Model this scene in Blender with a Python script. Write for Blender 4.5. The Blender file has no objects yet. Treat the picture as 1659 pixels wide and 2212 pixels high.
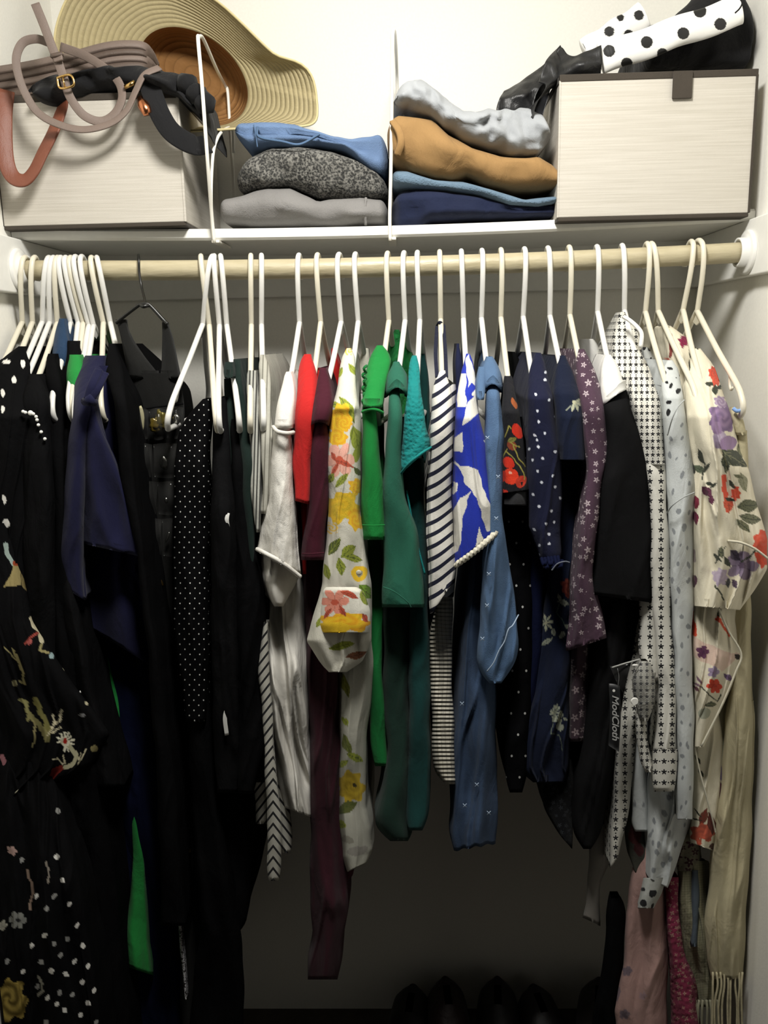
import bpy, bmesh, math, random
import numpy as np
from mathutils import Matrix, Vector, noise as mnoise

# ------------------------------------------------------------------ camera
SC = bpy.context.scene
W_, H_ = 1659.0, 2212.0
F_ = 1789.0                       # focal length in pixels of the frame
VPX, VPY, ROLL = 872.0, 742.0, math.radians(0.95)
CAM = Vector((0, 0, 1.6))
yc = Vector((VPX - W_/2, H_/2 - VPY, -F_)); yc.normalize()
tr = math.tan(ROLL)
xc = Vector((1, tr, (yc.x + yc.y*tr)/(-yc.z))); xc.normalize()
zc = xc.cross(yc)
M = Matrix((xc, yc, zc))           # camera -> world (rows are world axes in camera space)
cam_d = bpy.data.cameras.new('camera'); cam = bpy.data.objects.new('camera', cam_d)
SC.collection.objects.link(cam); SC.camera = cam
cam_d.sensor_fit = 'VERTICAL'; cam_d.sensor_height = 36.0
cam_d.lens = 36.0*F_/H_
cam_d.clip_start = 0.02
cam.matrix_world = Matrix.Translation(CAM) @ M.to_4x4()

# ------------------------------------------------------------------ light
world = bpy.data.worlds.new('dim_room'); SC.world = world; world.use_nodes = True
world.node_tree.nodes['Background'].inputs[0].default_value = (1.0, 0.96, 0.9, 1)
world.node_tree.nodes['Background'].inputs[1].default_value = 0.018
ld = bpy.data.lights.new('ceiling_lamp', 'AREA'); ld.shape = 'DISK'; ld.size = 0.26
ld.energy = 20.5; ld.color = (1.0, 0.975, 0.92)
lo = bpy.data.objects.new('ceiling_lamp', ld); SC.collection.objects.link(lo)
lo.location = (-0.02, 0.72, 2.40); lo.rotation_euler = (math.radians(22), 0, 0)
SC.view_settings.view_transform = 'Standard'; SC.view_settings.look = 'None'
SC.view_settings.gamma = 1.0; SC.view_settings.use_curve_mapping = False
SC.view_settings.exposure = 0.0

# ------------------------------------------------------------------ helpers
C = SC.collection
def P(px, py, Y):
    d = M @ Vector((px - W_/2, H_/2 - py, -F_))
    return CAM + d*(Y/d.y)
def proj(p):
    q = M.transposed() @ (Vector(p) - CAM)
    return (W_/2 + q.x/-q.z*F_, H_/2 - q.y/-q.z*F_)
def lin(c):
    return tuple((v/12.92 if v <= .04045 else ((v+.055)/1.055)**2.4) for v in c)
def h(s):
    return lin(tuple(int(s[i:i+2], 16)/255 for i in (0, 2, 4)))
def link(name, me, mat=None, parent=None):
    o = bpy.data.objects.new(name, me); C.objects.link(o)
    if mat is not None and len(me.materials) == 0: me.materials.append(mat)
    if parent is not None: o.parent = parent
    return o
def tag(o, label=None, cat=None, group=None, kind=None):
    if label: o['label'] = label
    if cat: o['category'] = cat
    if group: o['group'] = group
    if kind: o['kind'] = kind
    return o
def thing(name, label, cat, group=None, loc=(0, 0, 0)):
    o = bpy.data.objects.new(name, None); C.objects.link(o); o.location = loc
    o.empty_display_size = .02
    return tag(o, label, cat, group)
def mesh(name, vs, fs, smooth=True):
    me = bpy.data.meshes.new(name); me.from_pydata([tuple(v) for v in vs], [], fs); me.update()
    if smooth: me.polygons.foreach_set('use_smooth', [True]*len(me.polygons))
    return me
def bevbox(name, corners8, mat, parent=None, bev=.002, seg=2):
    """corners: 4 bottom (ccw) then 4 top"""
    bm = bmesh.new(); v = [bm.verts.new(c) for c in corners8]
    for f in ((0,3,2,1),(4,5,6,7),(0,1,5,4),(1,2,6,5),(2,3,7,6),(3,0,4,7)): bm.faces.new([v[i] for i in f])
    bmesh.ops.recalc_face_normals(bm, faces=bm.faces)
    if bev: bmesh.ops.bevel(bm, geom=list(bm.edges), offset=bev, segments=seg, profile=.5, affect='EDGES')
    me = bpy.data.meshes.new(name); bm.to_mesh(me); bm.free()
    return link(name, me, mat, parent)
def box(name, a, b, mat, parent=None, bev=.002):
    x0, y0, z0 = a; x1, y1, z1 = b
    return bevbox(name, [(x0,y0,z0),(x1,y0,z0),(x1,y1,z0),(x0,y1,z0),(x0,y0,z1),(x1,y0,z1),(x1,y1,z1),(x0,y1,z1)], mat, parent, bev)
def cr(pts, n):
    """Catmull-Rom resample"""
    pts = [Vector(p) for p in pts]
    if len(pts) == 2: return [pts[0].lerp(pts[1], i/n) for i in range(n+1)]
    out = []; k = len(pts)-1
    for i in range(n+1):
        u = i/n*k; j = min(int(u), k-1); t = u-j
        p1, p2 = pts[j], pts[j+1]
        p0 = pts[j-1] if j > 0 else p1*2-p2
        p3 = pts[j+2] if j+2 <= k else p2*2-p1
        out.append(.5*((2*p1)+(p2-p0)*t+(2*p0-5*p1+4*p2-p3)*t*t+(3*p1-p0-3*p2+p3)*t*t*t))
    return out
def tube_geo(pts, r, seg=8, closed=False, r2=None):
    vs, fs = [], []; n = len(pts)
    up = None
    for i, p in enumerate(pts):
        a = pts[(i-1) % n] if closed or i > 0 else p
        b = pts[(i+1) % n] if closed or i < n-1 else p
        t = (Vector(b)-Vector(a)); t = t.normalized() if t.length > 1e-9 else Vector((0,0,1))
        if up is None:
            up = Vector((1,0,0)) if abs(t.x) < .9 else Vector((0,1,0))
        up = (up - t*up.dot(t)).normalized(); w = t.cross(up)
        rr = r[i] if isinstance(r, (list, tuple)) else r
        rb = rr if r2 is None else r2
        for k in range(seg):
            an = 2*math.pi*k/seg
            vs.append(Vector(p)+up*math.cos(an)*rr+w*math.sin(an)*rb)
    m = n if closed else n-1
    for i in range(m):
        for k in range(seg):
            a = i*seg+k; b = i*seg+(k+1) % seg; j = ((i+1) % n)*seg
            fs.append((a, b, j+(k+1) % seg, j+k))
    if not closed:
        fs.append(tuple(range(seg))[::-1]); fs.append(tuple((n-1)*seg+k for k in range(seg)))
    return vs, fs
def tube(name, pts, r, mat, parent=None, seg=8, closed=False, n=None):
    if n: pts = cr(pts, n)
    v, f = tube_geo(pts, r, seg, closed)
    return link(name, mesh(name, v, f), mat, parent)
def multi(name, geos, mat, parent=None, smooth=True):
    V, Fc = [], []
    for v, f in geos:
        o = len(V); V += list(v); Fc += [tuple(i+o for i in q) for q in f]
    return link(name, mesh(name, V, Fc, smooth), mat, parent)
def ribbon(name, path, w, th, mat, parent=None, n=40, wdir=None, edge=.25):
    """flat strap swept along pixel path [(px,py,Y)], broad side mostly facing out (-y) unless wdir"""
    pts = cr([P(*q) for q in path], n); vs, fs = [], []
    for i, p in enumerate(pts):
        a = pts[max(i-1, 0)]; b = pts[min(i+1, n)]
        t = (b-a).normalized()
        wd = Vector(wdir) if wdir else t.cross(Vector((0, 1, 0))).normalized()*(1-edge)+Vector((0, 1, 0))*edge
        wd = (wd-t*wd.dot(t)).normalized(); nn = t.cross(wd)
        ww = w/2; tt = th/2
        for a2, b2 in ((-1,-.6),(-.85,-1),(.85,-1),(1,-.6),(1,.6),(.85,1),(-.85,1),(-1,.6)):
            vs.append(p+wd*ww*a2+nn*tt*b2)
    for i in range(n):
        for k in range(8):
            fs.append((i*8+k, i*8+(k+1) % 8, (i+1)*8+(k+1) % 8, (i+1)*8+k))
    fs.append(tuple(range(8))[::-1]); fs.append(tuple(n*8+k for k in range(8)))
    return link(name, mesh(name, vs, fs), mat, parent)

# ---- node expressions
class E:
    def __init__(s, nt, sock): s.nt = nt; s.s = sock
    def _m(s, op, o=None, c=None):
        n = s.nt.nodes.new('ShaderNodeMath'); n.operation = op
        s.nt.links.new(s.s, n.inputs[0])
        for i, q in ((1, o), (2, c)):
            if q is None: continue
            if isinstance(q, E): s.nt.links.new(q.s, n.inputs[i])
            else: n.inputs[i].default_value = q
        return E(s.nt, n.outputs[0])
    def __add__(s, o): return s._m('ADD', o)
    def __sub__(s, o): return s._m('SUBTRACT', o)
    def __mul__(s, o): return s._m('MULTIPLY', o)
    def __truediv__(s, o): return s._m('DIVIDE', o)
    def lt(s, o): return s._m('LESS_THAN', o)
    def gt(s, o): return s._m('GREATER_THAN', o)
    def fr(s): return s._m('FRACT')
    def fl(s): return s._m('FLOOR')
    def sin(s): return s._m('SINE')
    def cos(s): return s._m('COSINE')
    def abs(s): return s._m('ABSOLUTE')
    def sqrt(s): return s._m('SQRT')
    def mod(s, o): return s._m('MODULO', o)
    def at2(s, o): return s._m('ARCTAN2', o)
    def mx(s, o): return s._m('MAXIMUM', o)
    def mn(s, o): return s._m('MINIMUM', o)
def tex(nt, kind, vec=None, **kw):
    n = nt.nodes.new(kind)
    for k, v in kw.items():
        if k in n.inputs: n.inputs[k].default_value = v
        else: setattr(n, k, v)
    if vec is not None: nt.links.new(vec, n.inputs['Vector'])
    return n
def newmat(name):
    m = bpy.data.materials.new(name); m.use_nodes = True; nt = m.node_tree
    b = nt.nodes['Principled BSDF']; return m, nt, b
def uvs(nt):
    u = nt.nodes.new('ShaderNodeUVMap'); u.uv_map = 'UVMap'
    s = nt.nodes.new('ShaderNodeSeparateXYZ'); nt.links.new(u.outputs[0], s.inputs[0])
    return E(nt, s.outputs[0])*100, E(nt, s.outputs[1])*100, u.outputs[0]
def comb(nt, x, y, z=0.0):
    c = nt.nodes.new('ShaderNodeCombineXYZ')
    for i, q in enumerate((x, y, z)):
        if isinstance(q, E): nt.links.new(q.s, c.inputs[i])
        else: c.inputs[i].default_value = q
    return c.outputs[0]
def mixc(nt, fac, a, b):
    n = nt.nodes.new('ShaderNodeMix'); n.data_type = 'RGBA'
    if isinstance(fac, E): nt.links.new(fac.s, n.inputs[0])
    elif isinstance(fac, (int, float)): n.inputs[0].default_value = fac
    else: nt.links.new(fac, n.inputs[0])
    for i, q in ((6, a), (7, b)):
        if isinstance(q, tuple): n.inputs[i].default_value = (*q[:3], 1)
        else: nt.links.new(q, n.inputs[i])
    return n.outputs[2]
def fabric(name, col, rough=.88, wr=.5, weave=.25, wscale=26, wovscale=900, pattern=None, attr=False,
           alpha=None, sheen=.04, tone=.10, knit=None, spec=.25):
    m, nt, b = newmat(name)
    tc = nt.nodes.new('ShaderNodeTexCoord').outputs['Object']
    if attr:
        a = nt.nodes.new('ShaderNodeVertexColor'); a.layer_name = 'print'; base = a.outputs[0]
    elif pattern: base = pattern(nt)
    else: base = None
    n1 = tex(nt, 'ShaderNodeTexNoise', tc, Scale=wscale*.7, Detail=3.0)
    lo_ = tuple(c*(1-tone) for c in col) if col else None
    if base is None: base = mixc(nt, n1.outputs[0], lo_, tuple(min(1, c*(1+tone)) for c in col))
    else:
        base = mixc(nt, E(nt, n1.outputs[0])*(tone*1.5), base, (0.25, .25, .24))
    nt.links.new(base, b.inputs['Base Color'])
    b.inputs['Roughness'].default_value = rough
    b.inputs['Specular IOR Level'].default_value = spec
    b.inputs['Sheen Weight'].default_value = sheen
    b.inputs['Sheen Roughness'].default_value = .6
    mp = nt.nodes.new('ShaderNodeMapping'); mp.inputs['Scale'].default_value = (1, 1, .45); nt.links.new(tc, mp.inputs[0])
    nw = tex(nt, 'ShaderNodeTexNoise', mp.outputs[0], Scale=wscale, Detail=4.0, Distortion=.6)
    b1 = nt.nodes.new('ShaderNodeBump'); b1.inputs['Strength'].default_value = wr; b1.inputs['Distance'].default_value = .012
    nt.links.new(nw.outputs[0], b1.inputs['Height'])
    nf = tex(nt, 'ShaderNodeTexNoise', tc, Scale=wovscale, Detail=1.0)
    b2 = nt.nodes.new('ShaderNodeBump'); b2.inputs['Strength'].default_value = weave; b2.inputs['Distance'].default_value = .0015
    nt.links.new(nf.outputs[0], b2.inputs['Height']); nt.links.new(b1.outputs[0], b2.inputs['Normal'])
    out = b2.outputs[0]
    if knit:
        b3 = nt.nodes.new('ShaderNodeBump'); b3.inputs['Strength'].default_value = .8; b3.inputs['Distance'].default_value = .003
        nt.links.new(knit(nt), b3.inputs['Height']); nt.links.new(out, b3.inputs['Normal']); out = b3.outputs[0]
    nt.links.new(out, b.inputs['Normal'])
    if alpha is not None: b.inputs['Alpha'].default_value = alpha
    return m
def plain(name, col, rough=.5, metal=0, spec=.5, bump=0, scale=60, trans=0, alpha=None):
    m, nt, b = newmat(name)
    tc = nt.nodes.new('ShaderNodeTexCoord').outputs['Object']
    n = tex(nt, 'ShaderNodeTexNoise', tc, Scale=float(scale), Detail=3.0)
    c = mixc(nt, n.outputs[0], tuple(v*.94 for v in col), tuple(min(1, v*1.05) for v in col))
    nt.links.new(c, b.inputs['Base Color'])
    b.inputs['Roughness'].default_value = rough; b.inputs['Metallic'].default_value = metal
    b.inputs['Specular IOR Level'].default_value = spec
    b.inputs['Transmission Weight'].default_value = trans
    if alpha is not None: b.inputs['Alpha'].default_value = alpha
    if bump:
        bb = nt.nodes.new('ShaderNodeBump'); bb.inputs['Strength'].default_value = bump; bb.inputs['Distance'].default_value = .002
        nt.links.new(n.outputs[0], bb.inputs['Height']); nt.links.new(bb.outputs[0], b.inputs['Normal'])
    return m

# ---- vertex print painter (prints on cloth, given in the cloth's own unrolled coordinates)
class Print:
    def __init__(s, base): s.base = base; s.ops = []
    def e(s, x, y, rx, ry, c, rot=0): s.ops.append(('e', x, y, rx, ry, c, math.radians(rot))); return s
    def fl(s, x, y, R, n, c, c2=None, rot=0, ys=1): s.ops.append(('f', x, y, R, n, c, c2, math.radians(rot), ys)); return s
    def leaf(s, x, y, L, w, c, rot=0, c2=None): s.ops.append(('l', x, y, L, w, c, math.radians(rot), c2)); return s
    def st(s, pts, w, c): s.ops.append(('s', pts, w, c)); return s
    def poly(s, pts, c): s.ops.append(('p', pts, c)); return s
    def rose(s, x, y, R, c, c2, ys=1.0): s.ops.append(('r', x, y, R, c, c2, ys)); return s
    def __call__(s, X, Y):
        X = X + 1.5*np.sin(Y/11.0)+1.0*np.sin(Y/5.3+X/7); Y = Y+1.5*np.sin(X/9.0)
        out = np.tile(np.array(s.base, float), (len(X), 1))
        for o in s.ops:
            k = o[0]
            if k in 'eflr':
                R = max(o[3], o[4]) if k == 'e' else o[3]
                if not ((abs(X-o[1]) < R*1.6) & (abs(Y-o[2]) < R*1.8)).any(): continue
            if k == 'e':
                _, x, y, rx, ry, c, a = o; dx = X-x; dy = Y-y
                u = dx*math.cos(a)+dy*math.sin(a); v = -dx*math.sin(a)+dy*math.cos(a)
                m = (u/rx)**2+(v/ry)**2 < 1; out[m] = c
            elif k == 'f':
                _, x, y, R, n, c, c2, a, ys = o; dx = X-x; dy = (Y-y)/ys
                r = np.hypot(dx, dy); th = np.arctan2(dy, dx)+a
                pr = R*(.55+.45*np.abs(np.cos(n*th/2))**.7); m = r < pr
                sh = .82+.25*(r/R); out[m] = np.array(c)*sh[m][:, None]
                ln = m & (np.abs(np.sin(n*th/2)) > .985); out[ln] = np.array(c)*.6
                if c2 is not None: out[r < R*.24] = c2
            elif k == 'r':
                _, x, y, R, c, c2, ys = o; dx = X-x; dy = (Y-y)/ys
                r = np.hypot(dx, dy); th = np.arctan2(dy, dx)
                m = r < R*(.86+.12*np.cos(7*th)+.06*np.sin(4*th)); q = .5+.5*np.sin(r/R*13+2.2*th)
                col = np.array(c)[None]*q[:, None]+np.array(c2)[None]*(1-q)[:, None]; out[m] = col[m]
            elif k == 'l':
                _, x, y, L, w, c, a, c2 = o; dx = X-x; dy = Y-y
                u = dx*math.cos(a)+dy*math.sin(a); v = -dx*math.sin(a)+dy*math.cos(a)
                t = np.clip(1-(u/L)**2, 0, 1); m = (np.abs(v) < w*t**1.2) & (np.abs(u) < L); out[m] = c
                out[m & ((np.abs(v) < .8) | (np.abs((np.abs(v)-u*.6) % 7) < .9))] = c2 if c2 is not None else np.array(c)*.55
            elif k == 's':
                _, pts, w, c = o
                for (x0, y0), (x1, y1) in zip(pts[:-1], pts[1:]):
                    d2 = (x1-x0)**2+(y1-y0)**2+1e-9
                    t = np.clip(((X-x0)*(x1-x0)+(Y-y0)*(y1-y0))/d2, 0, 1)
                    out[np.hypot(X-x0-t*(x1-x0), Y-y0-t*(y1-y0)) < w] = c
            elif k == 'p':
                _, pts, c = o; ins = np.zeros(len(X), bool)
                for i in range(len(pts)):
                    x0, y0 = pts[i]; x1, y1 = pts[i-1]
                    if y0 == y1: continue
                    cond = ((y0 > Y) != (y1 > Y)) & (X < (x1-x0)*(Y-y0)/(y1-y0)+x0); ins ^= cond
                out[ins] = c
        return out

RODY, TIPY = 1.45, 1.232
NECKZ = 1.642
def arm_y(py):
    """depth at which the hanger's sloping arm crosses an image row"""
    k = (py-742)/1789.0
    y = (1.6-NECKZ+.676*1.45)/(.676+k)
    return min(max(y-.016, TIPY), 1.43)
AMPK = 1.1
def smooth(a, w):
    if w < 1: return a
    w = int(w)*2+1; p = np.concatenate([2*a[0]-a[1:w//2+1][::-1], a, 2*a[-1]-a[-w//2:-1][::-1]])
    return np.convolve(p, np.ones(w)/w, 'valid')[:len(a)]
def loft(name, levels, mat, parent, nf=26, ns=9, step=9, folds=3, amp=.007, seed=0, hem=(0, 0), back=.75,
         yb=None, off=0, clampy=False, printf=None, drift=1.0, wob=1.5, lip=True, sm=2, top=(0, 0), arch=0, bulge=.030, scal=0, twist=0):
    """hanging cloth: horizontal rings from top to bottom. level = (py, left px, right px[, front depth[, back depth]])"""
    rnd = random.Random(seed*7+13)
    lv = []
    for L in levels:
        yf = (L[3] if len(L) > 3 and L[3] else arm_y(L[0]))
        if clampy and L[0] < 890: yf = max(yf, arm_y(L[0]))
        yf -= off
        y2 = L[4] if len(L) > 4 else (yb if yb else min(2.9-yf, 1.655))
        lv.append((L[0], L[1], L[2], yf, y2))
    A = np.array(lv, float); n = max(8, int((A[-1, 0]-A[0, 0])/step))
    pys = np.linspace(A[0, 0], A[-1, 0], n+1)
    cols = [smooth(np.interp(pys, A[:, 0], A[:, i]), sm) for i in range(1, 5)]
    ph = [rnd.uniform(0, 6.28) for _ in range(8)]; s1 = rnd.uniform(.6, 1.4)
    vs = []; QX = []; QY = []
    ring = nf+1+2*ns
    ts = [-math.cos(math.pi*i/nf) for i in range(nf+1)]
    for j in range(n+1):
        v = j/n; py = pys[j]
        l, r, yf, y2 = (c[j] for c in cols)
        wv = wob*(math.sin(py/37+ph[0])+.6*math.sin(py/17+ph[1])); we = wob*(math.sin(py/41+ph[2])+.6*math.sin(py/19+ph[3]))
        if j == 0: wv = we = 0
        l += wv; r += we
        wpx = max(r-l, 2.0); a = amp*AMPK*(.25+.75*min(1, v*1.6))*min(1, wpx/60)
        e = min(bulge, wpx/1430*.7)
        if y2 < yf+e+.01: y2 = yf+e+.01
        hb = max(0, (v-.6)/.4)**1.5; tb = max(0, 1-v/.25)**1.5
        row = []
        for t in ts:
            u = (t+1)/2; px = l+(r-l)*u
            sc = scal*math.sin(u*22+ph[4]) if scal else 0
            q = py+hb*(hem[0]*(1-u)+hem[1]*u+sc+arch*(2*u-1)**2)+tb*(top[0]*(1-u)+top[1]*u)
            hv = (py-A[0, 0])/240.0
            q1 = Vector((t*wpx/2/52*(folds/3)**.6+.35*drift*math.sin(hv*.9+ph[5]), hv, seed*3.7))
            cz = mnoise.noise(Vector((q1.x*1.25+hv*.5, hv*.75, seed*1.9+5)))
            f = a*(2.8*mnoise.noise(q1)-.9*max(0, 1-7*abs(cz))*min(1, wpx/70)+.8*mnoise.noise(q1*2.0+Vector((3, 1, 0))))*(1-abs(t)**4)
            ee = e*(1-math.sqrt(max(0, 1-abs(t)**2.4)))
            pp = P(px, q, yf+ee+f+a*.5+twist*v*t); pp.x = min(max(pp.x, -.664+.006*u), .581+.006*u); row.append((pp, px, q))
        L0 = row[0][0]; R0 = row[-1][0]; mx = (L0.x+R0.x)/2
        hl = row[0][2]; hr = row[-1][2]
        ye = yf+e
        pts = []
        for i in range(1, ns+1):     # right flank going back
            g = i/ns; yy = ye+(y2-ye)*g
            xx = mx+(R0.x-mx)*(1-(1-back)*g)+a*.5*math.sin(g*9+ph[7]+v*4)*(1-g)
            pts.append((Vector((xx, yy, R0.z)), r+(yy-ye)*1430, hr))
        lf = []
        for i in range(ns, 0, -1):
            g = i/ns; yy = ye+(y2-ye)*g
            xx = mx+(L0.x-mx)*(1-(1-back)*g)-a*.5*math.sin(g*8+ph[6]+v*4)*(1-g)
            lf.append((Vector((xx, yy, L0.z)), l-(yy-ye)*1430, hl))
        full = row+pts+lf
        for p, qx, qy in full: vs.append(p); QX.append(qx); QY.append(qy)
    rows = n+1
    if lip:
        base = (rows-1)*ring
        cx = sum((vs[base+k] for k in range(ring)), Vector())/ring
        for k in range(ring):
            p = vs[base+k]; d = Vector((cx.x-p.x, (cx.y-p.y)*.12, 0)); d = d.normalized()*.0035 if d.length > 1e-6 else d
            vs.append(p+d+Vector((0, 0, .002))); QX.append(QX[base+k]); QY.append(QY[base+k])
        for k in range(ring):
            p = vs[base+ring+k]; vs.append(p+Vector((0, 0, .011))); QX.append(QX[base+k]); QY.append(QY[base+k])
        rows += 2
    fs = []
    for j in range(rows-1):
        for k in range(ring):
            k2 = (k+1) % ring
            fs.append((j*ring+k, (j+1)*ring+k, (j+1)*ring+k2, j*ring+k2))
    me = mesh(name, vs, fs)
    QX = np.array(QX); QY = np.array(QY)
    uvl = me.uv_layers.new(name='UVMap')
    vi = np.empty(len(me.loops), np.int32); me.loops.foreach_get('vertex_index', vi)
    uvl.data.foreach_set('uv', np.stack([QX[vi], QY[vi]], 1).astype(np.float32).ravel()/100)
    if printf is not None:
        col = np.clip(printf(QX, QY), 0, 1); ca = me.color_attributes.new('print', 'FLOAT_COLOR', 'POINT')
        ca.data.foreach_set('color', np.concatenate([col, np.ones((len(col), 1))], 1).astype(np.float32).ravel())
    return link(name, me, mat, parent)

def slab(name, tops, bots, yf, depth, mat, parent=None, n=60, m=30, wr=.006, layers=1, seed=0, nose=.05, wsc=14, cap=.12, groove=.006, fold=None):
    """folded cloth lying flat: top and bottom outlines of its front in pixels"""
    T = np.array(tops, float); B = np.array(bots, float)
    x0 = max(T[0, 0], B[0, 0]); x1 = min(T[-1, 0], B[-1, 0])
    vs = []
    for i in range(n+1):
        t = i/n; px = x0+(x1-x0)*(.5-.5*math.cos(math.pi*t))
        pt = np.interp(px, T[:, 0], T[:, 1]); pb = np.interp(px, B[:, 0], B[:, 1])
        u = (px-x0)/(x1-x0); rr = min(u, 1-u)/cap
        sh = math.sqrt(max(0, 1-(1-min(1, rr))**2)) if rr < 1 else 1
        sh = .25+.75*sh
        mid = (pt+pb)/2; pt = mid+(pt-mid)*sh; pb = mid+(pb-mid)*sh
        zt = P(px, pt, yf+nose*.6); zb = P(px, pb, yf+nose*.6)
        hh = zt.z-zb.z; zm = (zt.z+zb.z)/2; xx = (zt.x+zb.x)/2
        yin = (1-sh)*nose*1.2
        for j in range(m+1):
            s = j/m
            if s < .3:   g = s/.3; y = yf+depth-(depth-nose)*g; z = zt.z
            elif s > .7: g = (s-.7)/.3; y = yf+nose+(depth-nose)*g; z = zb.z
            else:
                an = (s-.3)/.4*math.pi; ca = math.cos(an)
                z = zm+hh/2*(abs(ca)**.8)*(1 if ca > 0 else -1); y = yf+nose-nose*math.sin(an)**.7
                if layers > 1:
                    f = (1-(z-zb.z)/max(hh, 1e-4))*layers; d = abs(f-round(f))
                    if .3 < f < layers-.3: y += groove*math.exp(-(d/.09)**2)
            y += yin
            p = Vector((xx, y, z))
            q = Vector((xx*wsc+seed*7, y*wsc*.6, z*wsc*1.4))
            d = mnoise.noise(q)+.5*mnoise.noise(q*2.3)
            if fold: d += fold*math.sin(xx*wsc*6+mnoise.noise(q)*5)
            k = 0 if s > .85 else 1
            if .25 < s < .72: p.y += d*wr*1.6*k
            if s <= .5: p.z += d*wr*.8*k*min(1, s/.3)
            vs.append(p)
    fs = [(i*(m+1)+j, i*(m+1)+j+1, (i+1)*(m+1)+j+1, (i+1)*(m+1)+j) for i in range(n) for j in range(m)]
    fs.append(tuple(range(m+1))[::-1]); fs.append(tuple(n*(m+1)+j for j in range(m+1)))
    for i in range(n): fs.append((i*(m+1), (i+1)*(m+1), (i+1)*(m+1)+m, i*(m+1)+m))
    return link(name, mesh(name, vs, fs), mat, parent)

# ------------------------------------------------------------------ setting
XL, XR, YB = -.672, .594, 1.75
wallm = plain('painted_wall', h('eeece4'), .75, 0, .25, .12, 220)
trimm = plain('painted_trim', h('e8e7e1'), .5, 0, .35, .08, 60)
carpet = fabric('carpet', h('4a443c'), wr=1, weave=1, wovscale=400)
def struct(o): o['kind'] = 'structure'; return o
struct(box('wall_back', (XL-.1, YB, 0), (XR+.1, YB+.1, 2.45), wallm, bev=0))
struct(box('wall_left', (XL-.1, .85, 0), (XL, YB, 2.45), wallm, bev=0))
struct(box('wall_right', (XR, .85, 0), (XR+.1, YB, 2.45), wallm, bev=0))
struct(box('wall_front_left', (-1.6, .85, 0), (XL-.1, .95, 2.45), wallm, bev=0))
struct(box('wall_front_right', (XR+.1, .85, 0), (1.6, .95, 2.45), wallm, bev=0))
struct(box('floor', (-1.6, -.8, -.1), (1.6, YB+.1, 0), carpet, bev=0))
struct(box('ceiling', (-1.6, -.8, 2.45), (1.6, YB+.1, 2.55), wallm, bev=0))
# shelf cleats
ZS = 1.790      # shelf underside at the ends
SAG = .012
def sag(x):
    t = (x-(XL+XR)/2)/((XR-XL)/2); return -SAG*(1-t*t)
struct(box('trim_1', (XL, YB-.019, ZS-.092), (XR, YB, ZS-.001), trimm, bev=.002))
struct(box('trim_2', (XL, .98, ZS-.092), (XL+.019, YB-.019, ZS-.001), trimm, bev=.002))
struct(box('trim_3', (XR-.019, .98, ZS-.092), (XR, YB-.019, ZS-.001), trimm, bev=.002))
def sagboard(name, y0, y1, z0, th, mat, parent=None, n=40):
    vs = []
    for i in range(n+1):
        x = XL+.001+(XR-XL-.002)*i/n; z = z0+sag(x)
        r = .004
        for (y, zz) in ((y0+r, 0), (y0, r), (y0, th-r), (y0+r, th), (y1, th), (y1, 0)): vs.append((x, y, z+zz))
    fs = [(i*6+k, i*6+(k+1) % 6, (i+1)*6+(k+1) % 6, (i+1)*6+k) for i in range(n) for k in range(6)]
    fs += [tuple(range(6))[::-1], tuple(n*6+k for k in range(6))]
    return link(name, mesh(name, vs, fs, False), mat, parent)
SHF = 1.475; STH = .019
shelf = sagboard('shelf', SHF, YB-.001, ZS, STH, trimm)
tag(shelf, 'long white painted closet shelf above the hanging rod', 'shelf')
def rodmat():
    m, nt, b = newmat('rod_wood')
    tc = nt.nodes.new('ShaderNodeTexCoord').outputs['Object']
    mp = nt.nodes.new('ShaderNodeMapping'); mp.inputs['Scale'].default_value = (.25, 1, 1); nt.links.new(tc, mp.inputs[0])
    n = tex(nt, 'ShaderNodeTexNoise', mp.outputs[0], Scale=90.0, Detail=5.0)
    c = mixc(nt, n.outputs[0], h('a09575'), h('c3b99d'))
    nt.links.new(c, b.inputs['Base Color']); b.inputs['Roughness'].default_value = .42
    bb = nt.nodes.new('ShaderNodeBump'); bb.inputs['Strength'].default_value = .5; bb.inputs['Distance'].default_value = .003
    nt.links.new(n.outputs[0], bb.inputs['Height']); nt.links.new(bb.outputs[0], b.inputs['Normal'])
    return m
RZ = 1.737; RR = .0165
def rodz(x):
    t = (x-(XL+XR)/2)/((XR-XL)/2); return RZ-.010*(1-t*t)
rod = tube('closet_rod', [Vector((XL+.004+(XR-XL-.008)*i/60, RODY, rodz(XL+(XR-XL)*i/60))) for i in range(61)], RR, rodmat(), seg=28)
tag(rod, 'pale wooden closet rod spanning the closet below the shelf', 'rod')
whitep = plain('white_plastic', h('e9e8e2'), .35, 0, .5, 0, 30)
def lathe(name, prof, x, dirx, mat, parent=None, seg=32):
    vs = []
    for (d, r) in prof:
        for k in range(seg):
            a = 2*math.pi*k/seg; vs.append((x+dirx*d, RODY+r*math.cos(a), rodz(x)+r*math.sin(a)))
    n = len(prof)
    fs = [(i*seg+k, i*seg+(k+1) % seg, (i+1)*seg+(k+1) % seg, (i+1)*seg+k) for i in range(n-1) for k in range(seg)]
    return link(name, mesh(name, vs, fs), mat, parent)
for x, d, s in ((XL+.0192, 1, 'left'), (XR-.0192, -1, 'right')):
    t = lathe('rod_socket', [(0, .036), (.004, .036), (.006, .032), (.006, .024), (.018, .0235), (.018, .0195), (.004, .0192)], x, d, whitep)
    tag(t, 'white plastic cup holding the %s end of the rod' % s, 'rod socket', None)

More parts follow.
